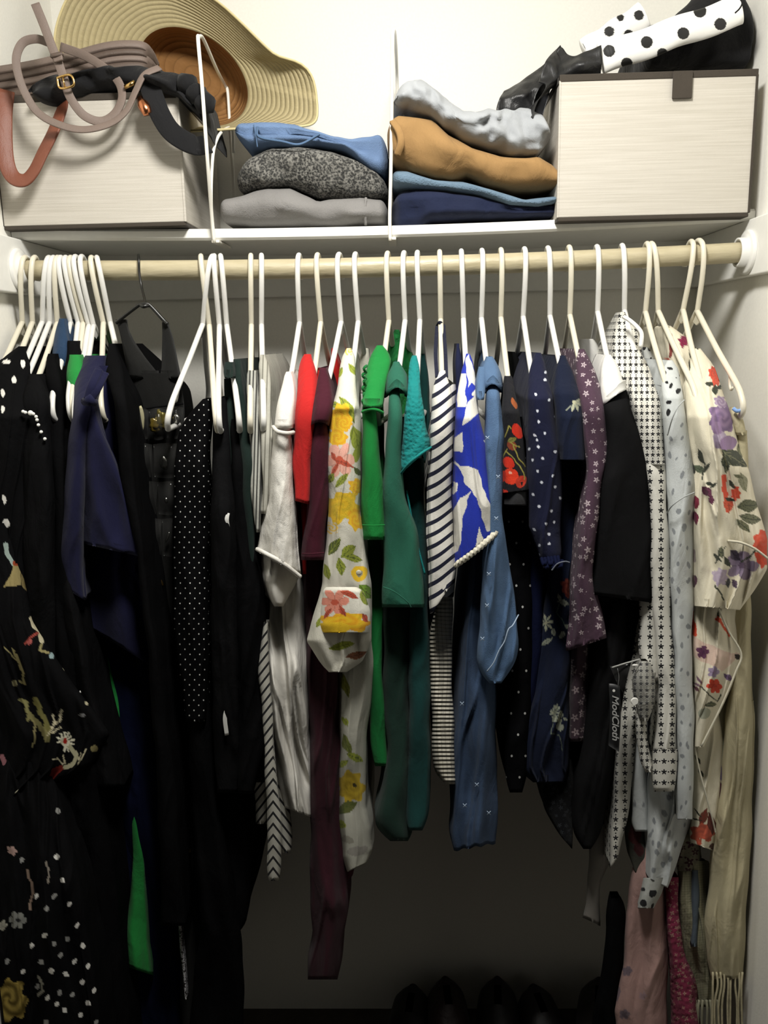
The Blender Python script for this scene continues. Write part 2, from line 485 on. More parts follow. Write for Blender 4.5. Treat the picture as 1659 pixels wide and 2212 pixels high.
# ------------------------------------------------------------------ hangers
def hanger_parts():
    hook = cr([(0, .027, -.016), (0, .0275, -.002), (0, .020, .0155), (0, 0, .0235), (0, -.0195, .0165), (0, -.0262, 0), (0, -.0255, -.020),
               (0, -.019, -.045), (0, -.008, -.072), (0, 0, -.092)], 44)
    hookg = tube_geo(hook, .0044, 10)
    s = .186; z0 = -.090
    pts = [(0, 0, z0), (0, -.09, z0-.061), (0, -s+.012, z0-.113), (0, -s-.010, z0-.133), (0, -s-.0165, z0-.149), (0, -s-.006, z0-.162), (0, -s+.02, z0-.165),
           (0, 0, z0-.166), (0, s-.02, z0-.165), (0, s+.006, z0-.162), (0, s+.0165, z0-.149), (0, s+.010, z0-.133), (0, s-.012, z0-.113), (0, .09, z0-.061)]
    k = []
    seq = pts+[pts[0]]
    k = cr(seq, 110)[:-1]
    frame = tube_geo(k, .0046, 10, closed=True)
    web = ([(-.0012, -.002, z0-.002), (-.0012, .002, z0-.002), (-.0012, .024, z0-.016), (-.0012, 0, z0-.024), (-.0012, -.024, z0-.016),
            (.0012, -.002, z0-.002), (.0012, .002, z0-.002), (.0012, .024, z0-.016), (.0012, 0, z0-.024), (.0012, -.024, z0-.016)],
           [(0,1,2,3,4), (9,8,7,6,5), (0,5,6,1), (1,6,7,2), (2,7,8,3), (3,8,9,4), (4,9,5,0)])
    nub = tube_geo(cr([(0, -.150, z0-.098), (0, -.149, z0-.115), (0, -.155, z0-.124), (0, -.163, z0-.120)], 8), .0022, 6)
    return [('hook', mesh('hook', *hookg)), ('frame', mesh('frame', *frame)), ('neck_web', mesh('neck_web', *web, False)), ('strap_hook', mesh('strap_hook', *nub)),
            ]
HP = hanger_parts()
HM = [plain('hanger_white', h('dddcd7'), .33, 0, .5, 0, 20), plain('hanger_cream', h('d9d3c0'), .38, 0, .5, 0, 20)]
for _, me in HP: me.materials.append(HM[0])
# (hook px, junction px, tip px or None, label detail)
def unx(px, y, z):     # x so that point (x,y,z) shows at column px
    lo_, hi = -2.0, 2.0
    for _ in range(40):
        m_ = (lo_+hi)/2
        if proj((m_, y, z))[0] < px: lo_ = m_
        else: hi = m_
    return (lo_+hi)/2
ORD = ['first','second','third','fourth','fifth','sixth','seventh','eighth','ninth','tenth','eleventh','twelfth']
hang = [
 (41, 49, -22, 'first hanger at the rod\'s left end, arm reaching out of frame'),
 (62, 71, 12, 'second hanger from the rod\'s left end'),
 (91, 92, 40, 'third hanger from the left, above the dotted black dress'),
 (102, 108, 50, 'fourth hanger from the left, arms close to the dotted dress'),
 (113, 125, 68, 'fifth hanger from the left, holding the black blouse with beaded trim'),
 (124, 153, 86, 'sixth hanger from the left, holding the plain black dress'),
 (136, 170, 116, 'seventh hanger from the left in the tight bunch'),
 (147, 181, 122, 'eighth hanger from the left, tip curling by the green dress'),
 (158, 192, 133, 'ninth hanger from the left in the tight bunch'),
 (171, 202, 150, 'tenth hanger from the left, bare front arm before the green dress'),
 (192, 224, 190, 'eleventh hanger from the left, holding the navy tie-shoulder dress'),
 (204, 239, 255, 'twelfth hanger from the left, holding the black dress beside the organizer'),
 (448, 438, 402, 'first hanger right of the jewellery organizer, bare tip pointing left'),
 (430, 452, 450, 'hanger holding the black pin-dot skirt'),
 (458, 474, 466, 'hanger holding the black trousers, tip curled forward'),
 (472, 490, 506, 'hanger holding the dark green folded trousers'),
 (536, 543, 547, 'hanger holding the folded grey striped trousers'),
 (559, 565, 577, 'hanger holding the folded striped scarf'),
 (642, 647, 620, 'hanger inside the white lace top'),
 (684, 693, 663, 'hanger inside the red blouse'),
 (731, 737, 692, 'hanger inside the burgundy dress'),
 (767, 774, 745, 'hanger inside the yellow floral shirt'),
 (837, 840, 812, 'hanger inside the kelly green top'),
 (873, 875, 850, 'hanger inside the hunter green blouse'),
 (903, 907, 893, 'hanger inside the teal lace top'),
 (951, 952, 956, 'hanger inside the navy striped top'),
 (999, 1001, 1008, 'hanger inside the blue and white print top'),
 (1043, 1040, 1066, 'hanger inside the denim shirt'),
 (1085, 1082, 1106, 'hanger inside the black cherry print top'),
 (1136, 1130, 1165, 'hanger inside the navy dotted blouse'),
 (1189, 1188, 1224, 'hanger inside the navy embroidered blouse'),
 (1235, 1231, 1271, 'hanger inside the plum floral blouse'),
 (1296, 1291, 1333, 'hanger inside the black top with white collar'),
 (1352, 1349, 1392, 'hanger inside the star print shirt'),
 (1405, 1394, 1454, 'hanger inside the spotted grey blouse'),
 (1418, 1422, 1490, 'hanger inside the cream floral blouse'),
 (1499, 1475, 1545, 'second hanger from the right end'),
 (1518, 1506, 1606, 'last hanger on the right, bare arm curling over cream scarf'),
]
for i, (hp, jp, tp, lab) in enumerate(hang):
    x0 = unx(hp, RODY-.02, RZ+.01); z0 = rodz(x0)
    z0 -= .0005
    xj = unx(jp, RODY, z0-.092); tilt = math.atan2(-(xj-x0), .092)
    zt = z0-.24
    xt = unx(tp, TIPY, zt)
    xbase = x0+(xj-x0)/.092*.24*.45
    yaw = math.atan2((xt-xj), -.205) if tp is not None else 0
    yaw = math.atan2(xt-xj, .205)
    lab2 = 'white plastic '+lab
    t = thing('clothes_hanger', lab2, 'hanger', 'white hangers on the rod', (x0, RODY, z0))
    yaw = max(-.45, min(.45, yaw))
    t.rotation_euler = (0, -(math.pi*0)+math.atan2((x0-xj), .092), yaw)
    if 18 <= i <= 36: t.scale = (1, .90, .97)
    if i in (32, 33): t.scale = (1, .80, .93)
    if i < 12 and i not in (8, 9): t.scale = (1, .88, .95)
    for nm, me in HP:
        o = bpy.data.objects.new(nm, me); C.objects.link(o); o.parent = t
        if i % 3 == 1 or i > 33 or i < 2:
            o.material_slots[0].link = 'OBJECT'; o.material_slots[0].material = HM[1]

# ------------------------------------------------------------------ things on the shelf
def boxm(name, c1, c2):
    m, nt, b = newmat(name)
    tc = nt.nodes.new('ShaderNodeTexCoord').outputs['Object']
    mp = nt.nodes.new('ShaderNodeMapping'); mp.inputs['Scale'].default_value = (9, 9, 420); nt.links.new(tc, mp.inputs[0])
    n = tex(nt, 'ShaderNodeTexNoise', mp.outputs[0], Scale=1.0, Detail=3.0)
    n2 = tex(nt, 'ShaderNodeTexNoise', tc, Scale=900.0, Detail=1.0)
    nt.links.new(mixc(nt, n.outputs[0], c1, c2), b.inputs['Base Color']); b.inputs['Roughness'].default_value = .9
    b.inputs['Specular IOR Level'].default_value = .15
    bb = nt.nodes.new('ShaderNodeBump'); bb.inputs['Strength'].default_value = .3; bb.inputs['Distance'].default_value = .001
    nt.links.new(n2.outputs[0], bb.inputs['Height']); nt.links.new(bb.outputs[0], b.inputs['Normal'])
    return m
linen = boxm('box_linen', h('aca69a'), h('cdc8bf')); brown = fabric('box_trim', h('3f3932'), wr=.1)
def storage_box(label, x0, x1, y0, y1, z0, z1, rotz=0, tab=None, tl=0):
    t = thing('storage_box', label, 'box', None, ((x0+x1)/2, (y0+y1)/2, z0)); cx, cy = t.location.x, t.location.y
    hx, hy, H = (x1-x0)/2, (y1-y0)/2, z1-z0; th = .006; b = .0065
    t.rotation_euler[2] = rotz
    box('front_panel', (-hx, -hy, b), (hx, -hy+th, H-b), linen, t, .0015)
    box('back_panel', (-hx, hy-th, b), (hx, hy, H-b), linen, t, .0015)
    box('side_panel', (-hx, -hy+th, b), (-hx+th, hy-th, H-b), linen, t, .0015)
    box('side_panel', (hx-th, -hy+th, b), (hx, hy-th, H-b), linen, t, .0015)
    box('base', (-hx, -hy, 0), (hx, hy, b), brown, t, .0015)
    e = .0015
    fr = []
    for k, (a, c) in enumerate((((-hx-e, -hy-e), (hx+e, -hy+th+e)), ((-hx-e, hy-th-e), (hx+e, hy+e)), ((-hx-e, -hy), (-hx+th+e, hy)), ((hx-th-e, -hy), (hx+e, hy)))):
        o = box('rim_band', (a[0], a[1], H-b-.002), (c[0], c[1], H+.002), brown, t, .001)
    for sx in (-1, 1):
        box('corner_binding', (sx*hx-.002, -hy-.0018, b) if sx > 0 else (-hx-.0018, -hy-.0012, b), (hx+.0018, -hy+.004, H-b) if sx > 0 else (-hx+.001, -hy+.004, H-b), brown if sx*(1 if tl else -1) > 0 else linen, t, .0005)
    if tab:
        box('pull_tab', (tab-.0155, -hy-.006, H-.040), (tab+.0155, -hy-.002, H+.001), brown, t, .001)
    return t
zsh = ZS+STH
yL = 1.452
a = P(8, 488, yL); b_ = P(402, 490, yL); tp_ = P(380, 205, yL)
storage_box('pale linen storage box at the left end, heaped with belts and straps', a.x, b_.x, yL, 1.73, zsh+.0005-.0075, P(200, 205, yL).z, 0, None, 0)
yR = 1.445
a = P(1205, 478, yR); b_ = P(1617, 466, yR)
BRX0, BRX1 = a.x, b_.x
storage_box('pale linen storage box with dark pull tab at the right end', a.x, b_.x, yR, 1.725, P(1400, 474, yR).z, P(1420, 158, yR).z, -.0, .037, 1)

# wire dividers
wire = plain('white_wire', h('e9e6dc'), .35, 0, .5)
dv = thing('shelf_divider', 'white wire shelf divider beside the left box, in front of the straw hat', 'divider')
xd = P(446, 505, 1.47).x
tube('outer_wire', [P(463, 524, 1.462), P(457, 460, 1.45), P(447, 330, 1.405), P(436, 180, 1.405), P(428, 88, 1.41), P(430, 80, 1.43), P(440, 86, 1.49), P(468, 150, 1.60), P(486, 185, 1.70), P(492, 200, 1.705), P(497, 280, 1.705), P(505, 400, 1.705), P(507, 470, 1.70)], .0030, wire, dv, 8, n=80)
tube('inner_wire', [P(459, 500, 1.465), P(456, 420, 1.47), P(460, 335, 1.48), P(470, 298, 1.50), P(484, 281, 1.55), P(497, 276, 1.62), P(503, 284, 1.66), P(505, 330, 1.68)], .0028, wire, dv, 8, n=50)
box('foot_clip', (P(463, 520, 1.47).x-.003, 1.462, ZS+sag(-.33)-.006), (P(463, 520, 1.47).x+.010, 1.56, ZS+sag(-.33)-.0015), wire, dv, .001)
dv = thing('shelf_divider', 'white wire shelf divider standing between the two stacks of folded clothes', 'divider')
tube('outer_wire', [P(843, 520, 1.462), P(842, 470, 1.462), P(844, 380, 1.462), P(847, 200, 1.462), P(848, 100, 1.464), P(849, 70, 1.47), P(852, 68, 1.50), P(855, 100, 1.60), P(857, 150, 1.68), P(858, 200, 1.70), P(858, 300, 1.70), P(858, 480, 1.70)], .0030, wire, dv, 8, n=80)
box('foot_clip', (P(843, 520, 1.47).x-.003, 1.462, ZS+sag(0)-.006), (P(843, 520, 1.47).x+.010, 1.56, ZS+sag(0)-.0015), wire, dv, .001)

# straw hat leaning against the wall: brim as a wavy disc around the crown opening
def strawm(name, c1, c2, rings, str_=.9):
    m, nt, b = newmat(name)
    u, v, uv = uvs(nt)
    w = (v*rings/100.0).fr()
    tri = (w-.5).abs()*2.0
    n = tex(nt, 'ShaderNodeTexNoise', comb(nt, u*.9, v*.15), Scale=1.0, Detail=3.0)
    n2 = tex(nt, 'ShaderNodeTexNoise', comb(nt, u*.05, v*.05), Scale=1.0, Detail=2.0)
    c = mixc(nt, n.outputs[0], c1, c2); c = mixc(nt, E(nt, n2.outputs[0])*.35, c, tuple(k*.6 for k in c1))
    c = mixc(nt, tri.gt(.88)*.25, c, tuple(k*.5 for k in c1))
    nt.links.new(c, b.inputs['Base Color']); b.inputs['Roughness'].default_value = .75
    bb = nt.nodes.new('ShaderNodeBump'); bb.inputs['Strength'].default_value = str_; bb.inputs['Distance'].default_value = .006; bb.invert = True
    nt.links.new((tri*tri+E(nt, n.outputs[0])*.25).s, bb.inputs['Height']); nt.links.new(bb.outputs[0], b.inputs['Normal'])
    return m
hat = thing('straw_hat', 'wide-brimmed straw sun hat leaning on the wall behind the left box', 'hat')
cxp, cyp = 418, 165
def radial(name, rings_, mat, parent, n=120):
    """rings_: list of functions angle -> Vector ; uv v = ring index"""
    vs = []; us = []; R = len(rings_)
    for j, f in enumerate(rings_):
        for k in range(n+1):
            a = 2*math.pi*k/n; vs.append(f(a)); us.append((k/n*20, j/(R-1)))
    fs = [(j*(n+1)+k, j*(n+1)+k+1, (j+1)*(n+1)+k+1, (j+1)*(n+1)+k) for j in range(R-1) for k in range(n)]
    me = mesh(name, vs, fs); uvl = me.uv_layers.new(name='UVMap')
    for lp in me.loops: uvl.data[lp.index].uv = us[lp.vertex_index]
    return link(name, me, mat, parent)
# outer edge in pixels by angle (0 = right, clockwise on the picture)
outer = [(0, 264, 20), (12, 262, 60), (20, 262, 90), (27, 258, 112), (45, 215, 118), (70, 150, 118), (90, 112, 118), (120, 120, 118), (150, 170, 60), (180, 262, 0), (200, 308, -40),
         (215, 320, -80), (235, 300, -110), (255, 240, -130), (275, 215, -150), (290, 190, -150), (305, 175, -130), (320, 180, -100), (333, 200, -60), (345, 232, -20), (352, 256, 0), (360, 264, 20)]
OUT = {0: (264, 30), 15: (268, 70), 24: (266, 104), 40: (200, 112), 60: (120, 112), 90: (0, 118), 120: (-80, 118), 150: (-180, 100), 175: (-280, 30), 190: (-302, -50), 203: (-298, -110), 215: (-270, -180), 235: (-180, -245), 255: (-90, -250), 275: (-10, -205), 292: (62, -155), 308: (110, -110), 322: (150, -70), 333: (180, -42), 343: (225, -34), 351: (255, -10), 360: (264, 30)}
oa = np.array(sorted(OUT)); ox = np.array([OUT[k][0] for k in oa]); oy = np.array([OUT[k][1] for k in oa])
OX = smooth(np.interp(np.arange(0, 361), oa, ox), 5); OY = smooth(np.interp(np.arange(0, 361), oa, oy), 5)
def inner(a, s=1.0):
    # tilted ellipse of the crown opening
    c, s_ = math.cos(a), math.sin(a); rot = math.radians(38)
    ex, ey = 132*s*c, 88*s*s_
    return cxp+ex*math.cos(rot)-ey*math.sin(rot), cyp+ex*math.sin(rot)+ey*math.cos(rot)
def ang2(a):
    # angle of outer lookup matching inner ellipse's rotated parameter
    ix, iy = inner(a); return math.degrees(math.atan2(iy-cyp, ix-cxp)) % 360
def brimring(g):
    def f(a):
        ix, iy = inner(a); d = ang2(a); i0 = int(d); fr = d-i0
        X = OX[i0]*(1-fr)+OX[min(i0+1, 360)]*fr; Y_ = OY[i0]*(1-fr)+OY[min(i0+1, 360)]*fr
        px = ix+(cxp+X-ix)*g; py = iy+(cyp+Y_-iy)*g
        y = 1.645-.06*g*(.5+.5*math.sin(math.radians(d)-.2))-.03*g+.016*g*math.sin(3*math.radians(d)+1)-.02*g*g
        if 5 < d < 60: y -= .02*g
        return P(px, py, y)
    return f
radial('brim', [brimring(i/22) for i in range(23)], strawm('straw_brim', h('a0926b'), h('bfb28b'), 15, .5), hat)
def crownring(g):
    def f(a):
        s = max(.004, 1-g**3.2); px, py = inner(a, max(.004, s*(1-.10*g)))
        return P(px+10*g, py+2*g, 1.645+.082*math.sin(min(1, g*1.25)*math.pi/2))
    return f
radial('crown', [crownring(i/18) for i in range(19)], strawm('straw_crown', h('8a5f32'), h('b0824c'), 11, .6), hat)
pts = [brimring(1.0)(2*math.pi*k/120) for k in range(120)]
v_, f_ = tube_geo(pts, .0022, 6, True); link('brim_edge', mesh('brim_edge', v_, f_), plain('straw_edge', h('c4b688'), .8), hat)

# folded clothes, left stack
greyk = fabric('grey_fleece', h('7c7a78'), wr=.4, wovscale=500, weave=.5)
o = slab('folded_sweater', [(476, 432), (520, 424), (580, 408), (630, 408), (690, 436), (780, 426), (800, 430), (838, 438)], [(476, 484), (540, 489), (640, 491), (740, 489), (838, 486)], 1.482, .225, greyk, seed=3, wr=.010, layers=1, nose=.06, cap=.05, groove=.007)
tag(o, 'light grey folded fleece sweater at the bottom of the left stack', 'sweater')
ribbon('folded_edge', [(790, 428, 1.487), (788, 455, 1.480), (790, 486, 1.488)], .0040, .006, greyk, o, 12)
def marl(nt):
    tc = nt.nodes.new('ShaderNodeTexCoord').outputs['Object']
    n = tex(nt, 'ShaderNodeTexNoise', tc, Scale=210.0, Detail=4.0, Roughness=.7)
    n2 = tex(nt, 'ShaderNodeTexVoronoi', tc, Scale=260.0)
    s = nt.nodes.new('ShaderNodeValToRGB'); s.color_ramp.elements[0].position = .46; s.color_ramp.elements[0].color = (*h('1c1c1b'), 1)
    s.color_ramp.elements[1].position = .62; s.color_ramp.elements[1].color = (*h('787670'), 1)
    nt.links.new((E(nt, n.outputs[0])*.75+E(nt, n2.outputs[0])*.28).s, s.inputs[0]); return s.outputs[0]
o = slab('folded_sweater', [(510, 374), (545, 340), (590, 320), (650, 316), (720, 322), (770, 340), (830, 385), (838, 398)], [(506, 420), (560, 412), (620, 404), (690, 430), (838, 434)], 1.485, .22, fabric('charcoal_marl', None, pattern=marl, wr=.6, weave=.8, wovscale=300), seed=5, wr=.012, nose=.06, cap=.10)
tag(o, 'charcoal marl knitted sweater folded in the middle of the left stack', 'sweater')
den = fabric('light_denim', h('62799b'), wr=.5, weave=.6, tone=.25, wovscale=700)
o = slab('folded_jeans', [(508, 268), (560, 264), (640, 268), (690, 288), (720, 298), (760, 298), (815, 288), (838, 292)], [(508, 300), (540, 326), (600, 322), (690, 318), (745, 330), (800, 372), (838, 386)], 1.490, .205, den, seed=8, wr=.009, nose=.05, cap=.06, layers=2, groove=.012, wsc=18)
tag(o, 'light blue denim jeans folded on top of the left stack', 'jeans')
stc = fabric('denim_seam', h('4c6482'), wr=.2)
ribbon('pocket_stitching', [(556, 274, 1.482), (560, 296, 1.478), (610, 306, 1.476), (648, 312, 1.477), (690, 290, 1.487)], .0035, .004, stc, o, 40)
ribbon('pocket_stitching', [(548, 270, 1.486), (552, 290, 1.480), (556, 318, 1.482)], .002, .003, stc, o, 20)

# right stack
navy = fabric('navy_fleece', h('161e38'), wr=.5, tone=.25)
o = slab('folded_sweatshirt', [(846, 420), (900, 406), (960, 410), (1040, 424), (1120, 448), (1208, 444)], [(846, 505), (905, 503), (930, 484), (1000, 478), (1090, 474), (1208, 472)], 1.470, .235, navy, seed=11, wr=.010, nose=.06, layers=2, cap=.07)
tag(o, 'dark navy sweatshirt folded at the bottom of the right stack', 'sweatshirt')
o = slab('folded_towelling_top', [(846, 368), (880, 372), (940, 392), (1000, 396), (1060, 408), (1130, 432), (1208, 424)], [(846, 404), (900, 408), (960, 412), (1030, 422), (1100, 446), (1160, 450), (1208, 440)], 1.462, .23, fabric('blue_terry', h('627789'), wr=.5, weave=.9, wovscale=350), seed=12, wr=.006, nose=.035, cap=.05)
tag(o, 'dusty blue towelling top folded between navy and mustard garments', 'sweater')
mus = fabric('mustard_twill', h('927248'), wr=.5, tone=.12)
o = slab('folded_trousers', [(836, 262), (862, 246), (900, 250), (935, 258), (970, 290), (1020, 320), (1080, 338), (1160, 338), (1190, 362), (1219, 398)], [(836, 330), (850, 350), (890, 372), (940, 390), (975, 394), (1010, 380), (1050, 400), (1110, 412), (1160, 412), (1219, 402)], 1.446, .24, mus, seed=15, wr=.012, nose=.06, cap=.05, wsc=12)
tag(o, 'mustard tan trousers folded in the right stack below the grey shirt', 'trousers')
ribbon('waistband', [(848, 262, 1.452), (862, 285, 1.442), (866, 310, 1.440), (858, 335, 1.446)], .011, .006, mus, o, 20)
gs = fabric('grey_shirting', h('989b9e'), wr=.35, wscale=30)
o = slab('crumpled_shirt', [(848, 205), (880, 178), (905, 172), (940, 196), (970, 222), (1000, 240), (1050, 234), (1090, 236), (1140, 236), (1170, 250), (1190, 280)], [(848, 240), (880, 236), (930, 252), (960, 280), (1000, 306), (1060, 326), (1110, 338), (1160, 336), (1190, 310)], 1.440, .22, gs, seed=21, wr=.011, nose=.06, cap=.08, wsc=26, n=130, m=50, fold=.25)
tag(o, 'light grey cotton shirt crumpled on top of the right stack', 'shirt')

# belts and straps heaped on the left box
taupe = fabric('taupe_leather', h('6f6159'), rough=.6, wr=.15, weave=.3, sheen=0, spec=.4)
taupd = fabric('dark_taupe_leather', h('54473f'), rough=.6, wr=.15, weave=.3, sheen=0, spec=.4)
cog = fabric('cognac_leather', h('74412e'), rough=.5, wr=.25, weave=.2, sheen=0, spec=.5)
blk = fabric('black_cotton', h('101012'), wr=.6)
gold = plain('gold_metal', h('c9a566'), .25, 1)
copper = plain('copper_metal', h('c4805a'), .25, 1)
t = thing('folded_belt', 'taupe belt folded in flat layers over the left box rim', 'belt')
for k in range(4):
    ribbon('belt_layer', [(-40, 158+k*17, 1.50), (60, 142+k*17, 1.48), (150, 122+k*17, 1.47), (235, 100+k*15, 1.47), (300, 98+k*14, 1.48), (322, 112+k*12, 1.50), (336, 140+k*8, 1.53)], .0135, .0075, taupe if k % 2 == 0 else taupd, t, 50, edge=.35)
ribbon('belt_layer', [(20, 205, 1.46), (90, 196, 1.455), (160, 178, 1.455), (220, 158, 1.46), (300, 148, 1.48)], .010, .006, taupd, t, 30)
t = thing('buckled_belt', 'narrow taupe belt standing up with its gold buckle in front of the box', 'belt')
ribbon('strap', [(76, 8, 1.40), (93, 50, 1.40), (112, 100, 1.40), (126, 135, 1.40), (139, 172, 1.402), (152, 211, 1.405), (181, 249, 1.41), (219, 262, 1.415), (250, 243, 1.42), (264, 205, 1.425), (247, 165, 1.43), (190, 124, 1.44), (131, 101, 1.45)], .0135, .0028, taupe, t, 90, edge=.15)
ribbon('keeper', [(116, 128, 1.395), (135, 122, 1.394)], .012, .004, taupe, t, 6)
ribbon('keeper', [(112, 122, 1.396), (120, 120, 1.393), (136, 116, 1.396)], .006, .006, taupd, t, 6)
bp = [P(124, 168, 1.393), P(152, 162, 1.393), P(159, 184, 1.393), P(130, 190, 1.393)]
v_, f_ = tube_geo(cr(bp+[bp[0]], 24)[:-1], .0018, 8, True); link('buckle', mesh('buckle', v_, f_), gold, t)
tube('buckle_pin', [P(140, 188, 1.392), P(136, 168, 1.391)], .0013, gold, t)
t = thing('looped_belt', 'thin taupe belt making a wide loop over the front of the left box', 'belt')
ribbon('strap', [(105, 92, 1.42), (78, 84, 1.415), (50, 92, 1.41), (36, 120, 1.405), (38, 156, 1.40), (55, 203, 1.398), (84, 245, 1.396), (130, 270, 1.395), (181, 280, 1.396), (236, 268, 1.40), (272, 240, 1.405), (293, 197, 1.41), (312, 162, 1.415), (345, 146, 1.43)], .0125, .0028, taupe, t, 90, edge=.35)
t = thing('leather_strap', 'cognac brown leather bag strap hanging in a loop down the left box', 'strap')
ribbon('strap', [(14, 196, 1.44), (9, 253, 1.425), (12, 338, 1.415), (26, 380, 1.41), (51, 390, 1.408), (72, 371, 1.41), (93, 329, 1.415), (114, 287, 1.42), (132, 240, 1.44), (136, 215, 1.46)], .0245, .004, cog, t, 60, edge=.35)
o = slab('black_bag', [(60, 190), (110, 170), (180, 150), (250, 140), (300, 148), (345, 156), (390, 162), (420, 190), (444, 200), (456, 260)], [(60, 200), (90, 225), (125, 236), (155, 228), (190, 206), (250, 198), (330, 196), (390, 215), (430, 255), (456, 330)], 1.425, .11, blk, seed=31, wr=.024, nose=.05, wsc=20, n=90, m=36)
tag(o, 'black cloth bag heaped on the left box under the belts', 'bag')
ribbon('strap', [(316, 170, 1.43), (330, 205, 1.415), (345, 245, 1.41), (368, 282, 1.412), (398, 304, 1.42), (425, 314, 1.43), (448, 312, 1.45)], .032, .004, blk, o, 40, edge=.2)
tube('strap_tip', [P(418, 322, 1.43), P(432, 330, 1.43)], .005, blk, o)
for k in range(3): tube('pompom_trim', [P(395+k*20, 175+k*16, 1.44), P(405+k*19, 182+k*20, 1.425), P(412+k*17, 200+k*22, 1.43)], [.012, .018, .012], blk, o, 12)
tube('zip_pull', [P(270, 188, 1.42), P(283, 182, 1.418), P(291, 177, 1.42)], .0035, gold, o)
t = tube('copper_clasp', [P(304, 214, 1.42), P(310, 228, 1.41), P(318, 240, 1.408), P(326, 240, 1.41)], [.006, .0095, .0095, .006], copper, None, 12)
tag(t, 'copper coloured metal clasp hanging beside the black strap', 'clasp')

# right: dotted and black bags on the right box
def dots_roll():
    pr = Print(h('e8e7e3')); return pr
leather = fabric('black_leather', h('161617'), rough=.45, wr=.5, weave=.2, sheen=0, spec=.5)
t = thing('polka_dot_bag', 'white rolled bag with large black polka dots on the right box', 'bag')
def roll(name, a, b, ra, rb, mat, parent, dots=None, n=200, seg=170, flat=.55):
    A = P(*a); B = P(*b); ax = (B-A).normalized(); side = Vector((0, 1, 0)); side = (side-ax*side.dot(ax)).normalized(); up = side.cross(ax)
    if up.z < 0: up = -up
    vs = []; cols = []
    for i in range(n+1):
        g = i/n; c = A.lerp(B, g); r = ra+(rb-ra)*g
        for k in range(seg):
            an = 2*math.pi*k/seg
            p = c+up*math.cos(an)*r-side*math.sin(an)*r*flat
            p += up*.0015*math.sin(g*14+an*2)
            vs.append(p)
            col = h('e6e5e1')
            if dots and math.sin(an) > -.3:
                q = proj(p)
                for (dx, dy, dr) in dots:
                    if (q[0]-dx)**2+(q[1]-dy)**2 < dr*dr: col = h('151515')
            elif dots:
                if ((g*9) % 1-.5)**2*1.0+((an*1.4) % 1-.5)**2*.5 < .06: col = h('151515')
            cols.append((*col, 1))
    fs = [(i*seg+k, i*seg+(k+1) % seg, (i+1)*seg+(k+1) % seg, (i+1)*seg+k) for i in range(n) for k in range(seg)]
    fs += [tuple(range(seg))[::-1], tuple(n*seg+k for k in range(seg))]
    me = mesh(name, vs, fs)
    if dots:
        ca = me.color_attributes.new('print', 'FLOAT_COLOR', 'POINT'); ca.data.foreach_set('color', np.array(cols, np.float32).ravel())
    return link(name, me, mat, parent)
dotm = fabric('dotted_vinyl', None, attr=True, rough=.4, wr=.15, weave=.05, sheen=0, spec=.5, tone=0)
roll('rolled_body', (1297, 128, 1.47), (1598, 22, 1.46), .0235, .0225, dotm, t,
     [(1316, 110, 13), (1397, 91, 13), (1476, 72, 13), (1512, 24, 14), (1556, 52, 13), (1354, 137, 12.5), (1431, 116, 12), (1392, 148, 10)])
roll('folded_flap', (1262, 112, 1.55), (1392, 36, 1.55), .020, .024, dotm, t, [(1316, 68, 11), (1380, 33, 11), (1340, 38, 8), (1358, 74, 10), (1254, 103, 10)], n=60)
tube('piping', [P(1596, -6, 1.43), P(1603, 6, 1.43), P(1598, 18, 1.43), P(1588, 28, 1.43)], .0012, blk, t, 6, n=40)
o = thing('leather_bag', 'black leather bag drooping from the right box towards the grey shirt', 'bag')
def sheet(name, quads, mat, parent, wr=.004, seed=0, th=.004, n=26, m=20):
    """crumpled leather panel; rows of pixel points with depth"""
    rows = [cr([P(*q) for q in r], n) for r in quads]
    cols = [cr([rows[j][i] for j in range(len(rows))], m) for i in range(n+1)]
    vs = []
    for i in range(n+1):
        for j in range(m+1):
            p = cols[i][j].copy(); q = p*28+Vector((seed, 0, 0)); p.y += wr*(mnoise.noise(q)+.6*mnoise.noise(q*2.1)); vs.append(p)
    k = len(vs); back = [v+Vector((0, th, 0)) for v in vs]; vs += back
    idx = lambda i, j: i*(m+1)+j
    fs = []
    for i in range(n):
        for j in range(m):
            fs.append((idx(i, j), idx(i, j+1), idx(i+1, j+1), idx(i+1, j))); fs.append((k+idx(i, j), k+idx(i+1, j), k+idx(i+1, j+1), k+idx(i, j+1)))
    for i in range(n):
        for j in (0, m): fs.append((idx(i, j), idx(i+1, j), k+idx(i+1, j), k+idx(i, j)))
    for j in range(m):
        for i in (0, n): fs.append((idx(i, j), idx(i, j+1), k+idx(i, j+1), k+idx(i, j)))
    return link(name, mesh(name, vs, fs), mat, parent)
sheet('flap', [[(1212, 97, 1.50), (1235, 118, 1.47), (1262, 112, 1.46), (1298, 98, 1.455)], [(1185, 140, 1.50), (1220, 150, 1.46), (1262, 140, 1.445), (1300, 130, 1.445)], [(1170, 168, 1.50), (1200, 176, 1.47), (1250, 168, 1.455), (1300, 157, 1.45)]], leather, o, .010, 2, .008)
sheet('side_gusset', [[(1210, 98, 1.52), (1180, 130, 1.47), (1165, 175, 1.455)], [(1238, 160, 1.50), (1205, 165, 1.46), (1180, 185, 1.445)], [(1192, 190, 1.50), (1170, 205, 1.455), (1160, 222, 1.44)], [(1130, 245, 1.50), (1140, 250, 1.46), (1150, 255, 1.445)]], leather, o, .010, 4, .006)
sheet('body', [[(1190, 128, 1.55), (1140, 165, 1.54), (1088, 198, 1.53)], [(1180, 170, 1.52), (1140, 195, 1.50), (1078, 215, 1.50)], [(1160, 200, 1.50), (1120, 225, 1.49), (1074, 238, 1.49)], [(1140, 270, 1.50), (1110, 262, 1.50), (1080, 262, 1.50)]], leather, o, .010, 6, .02)
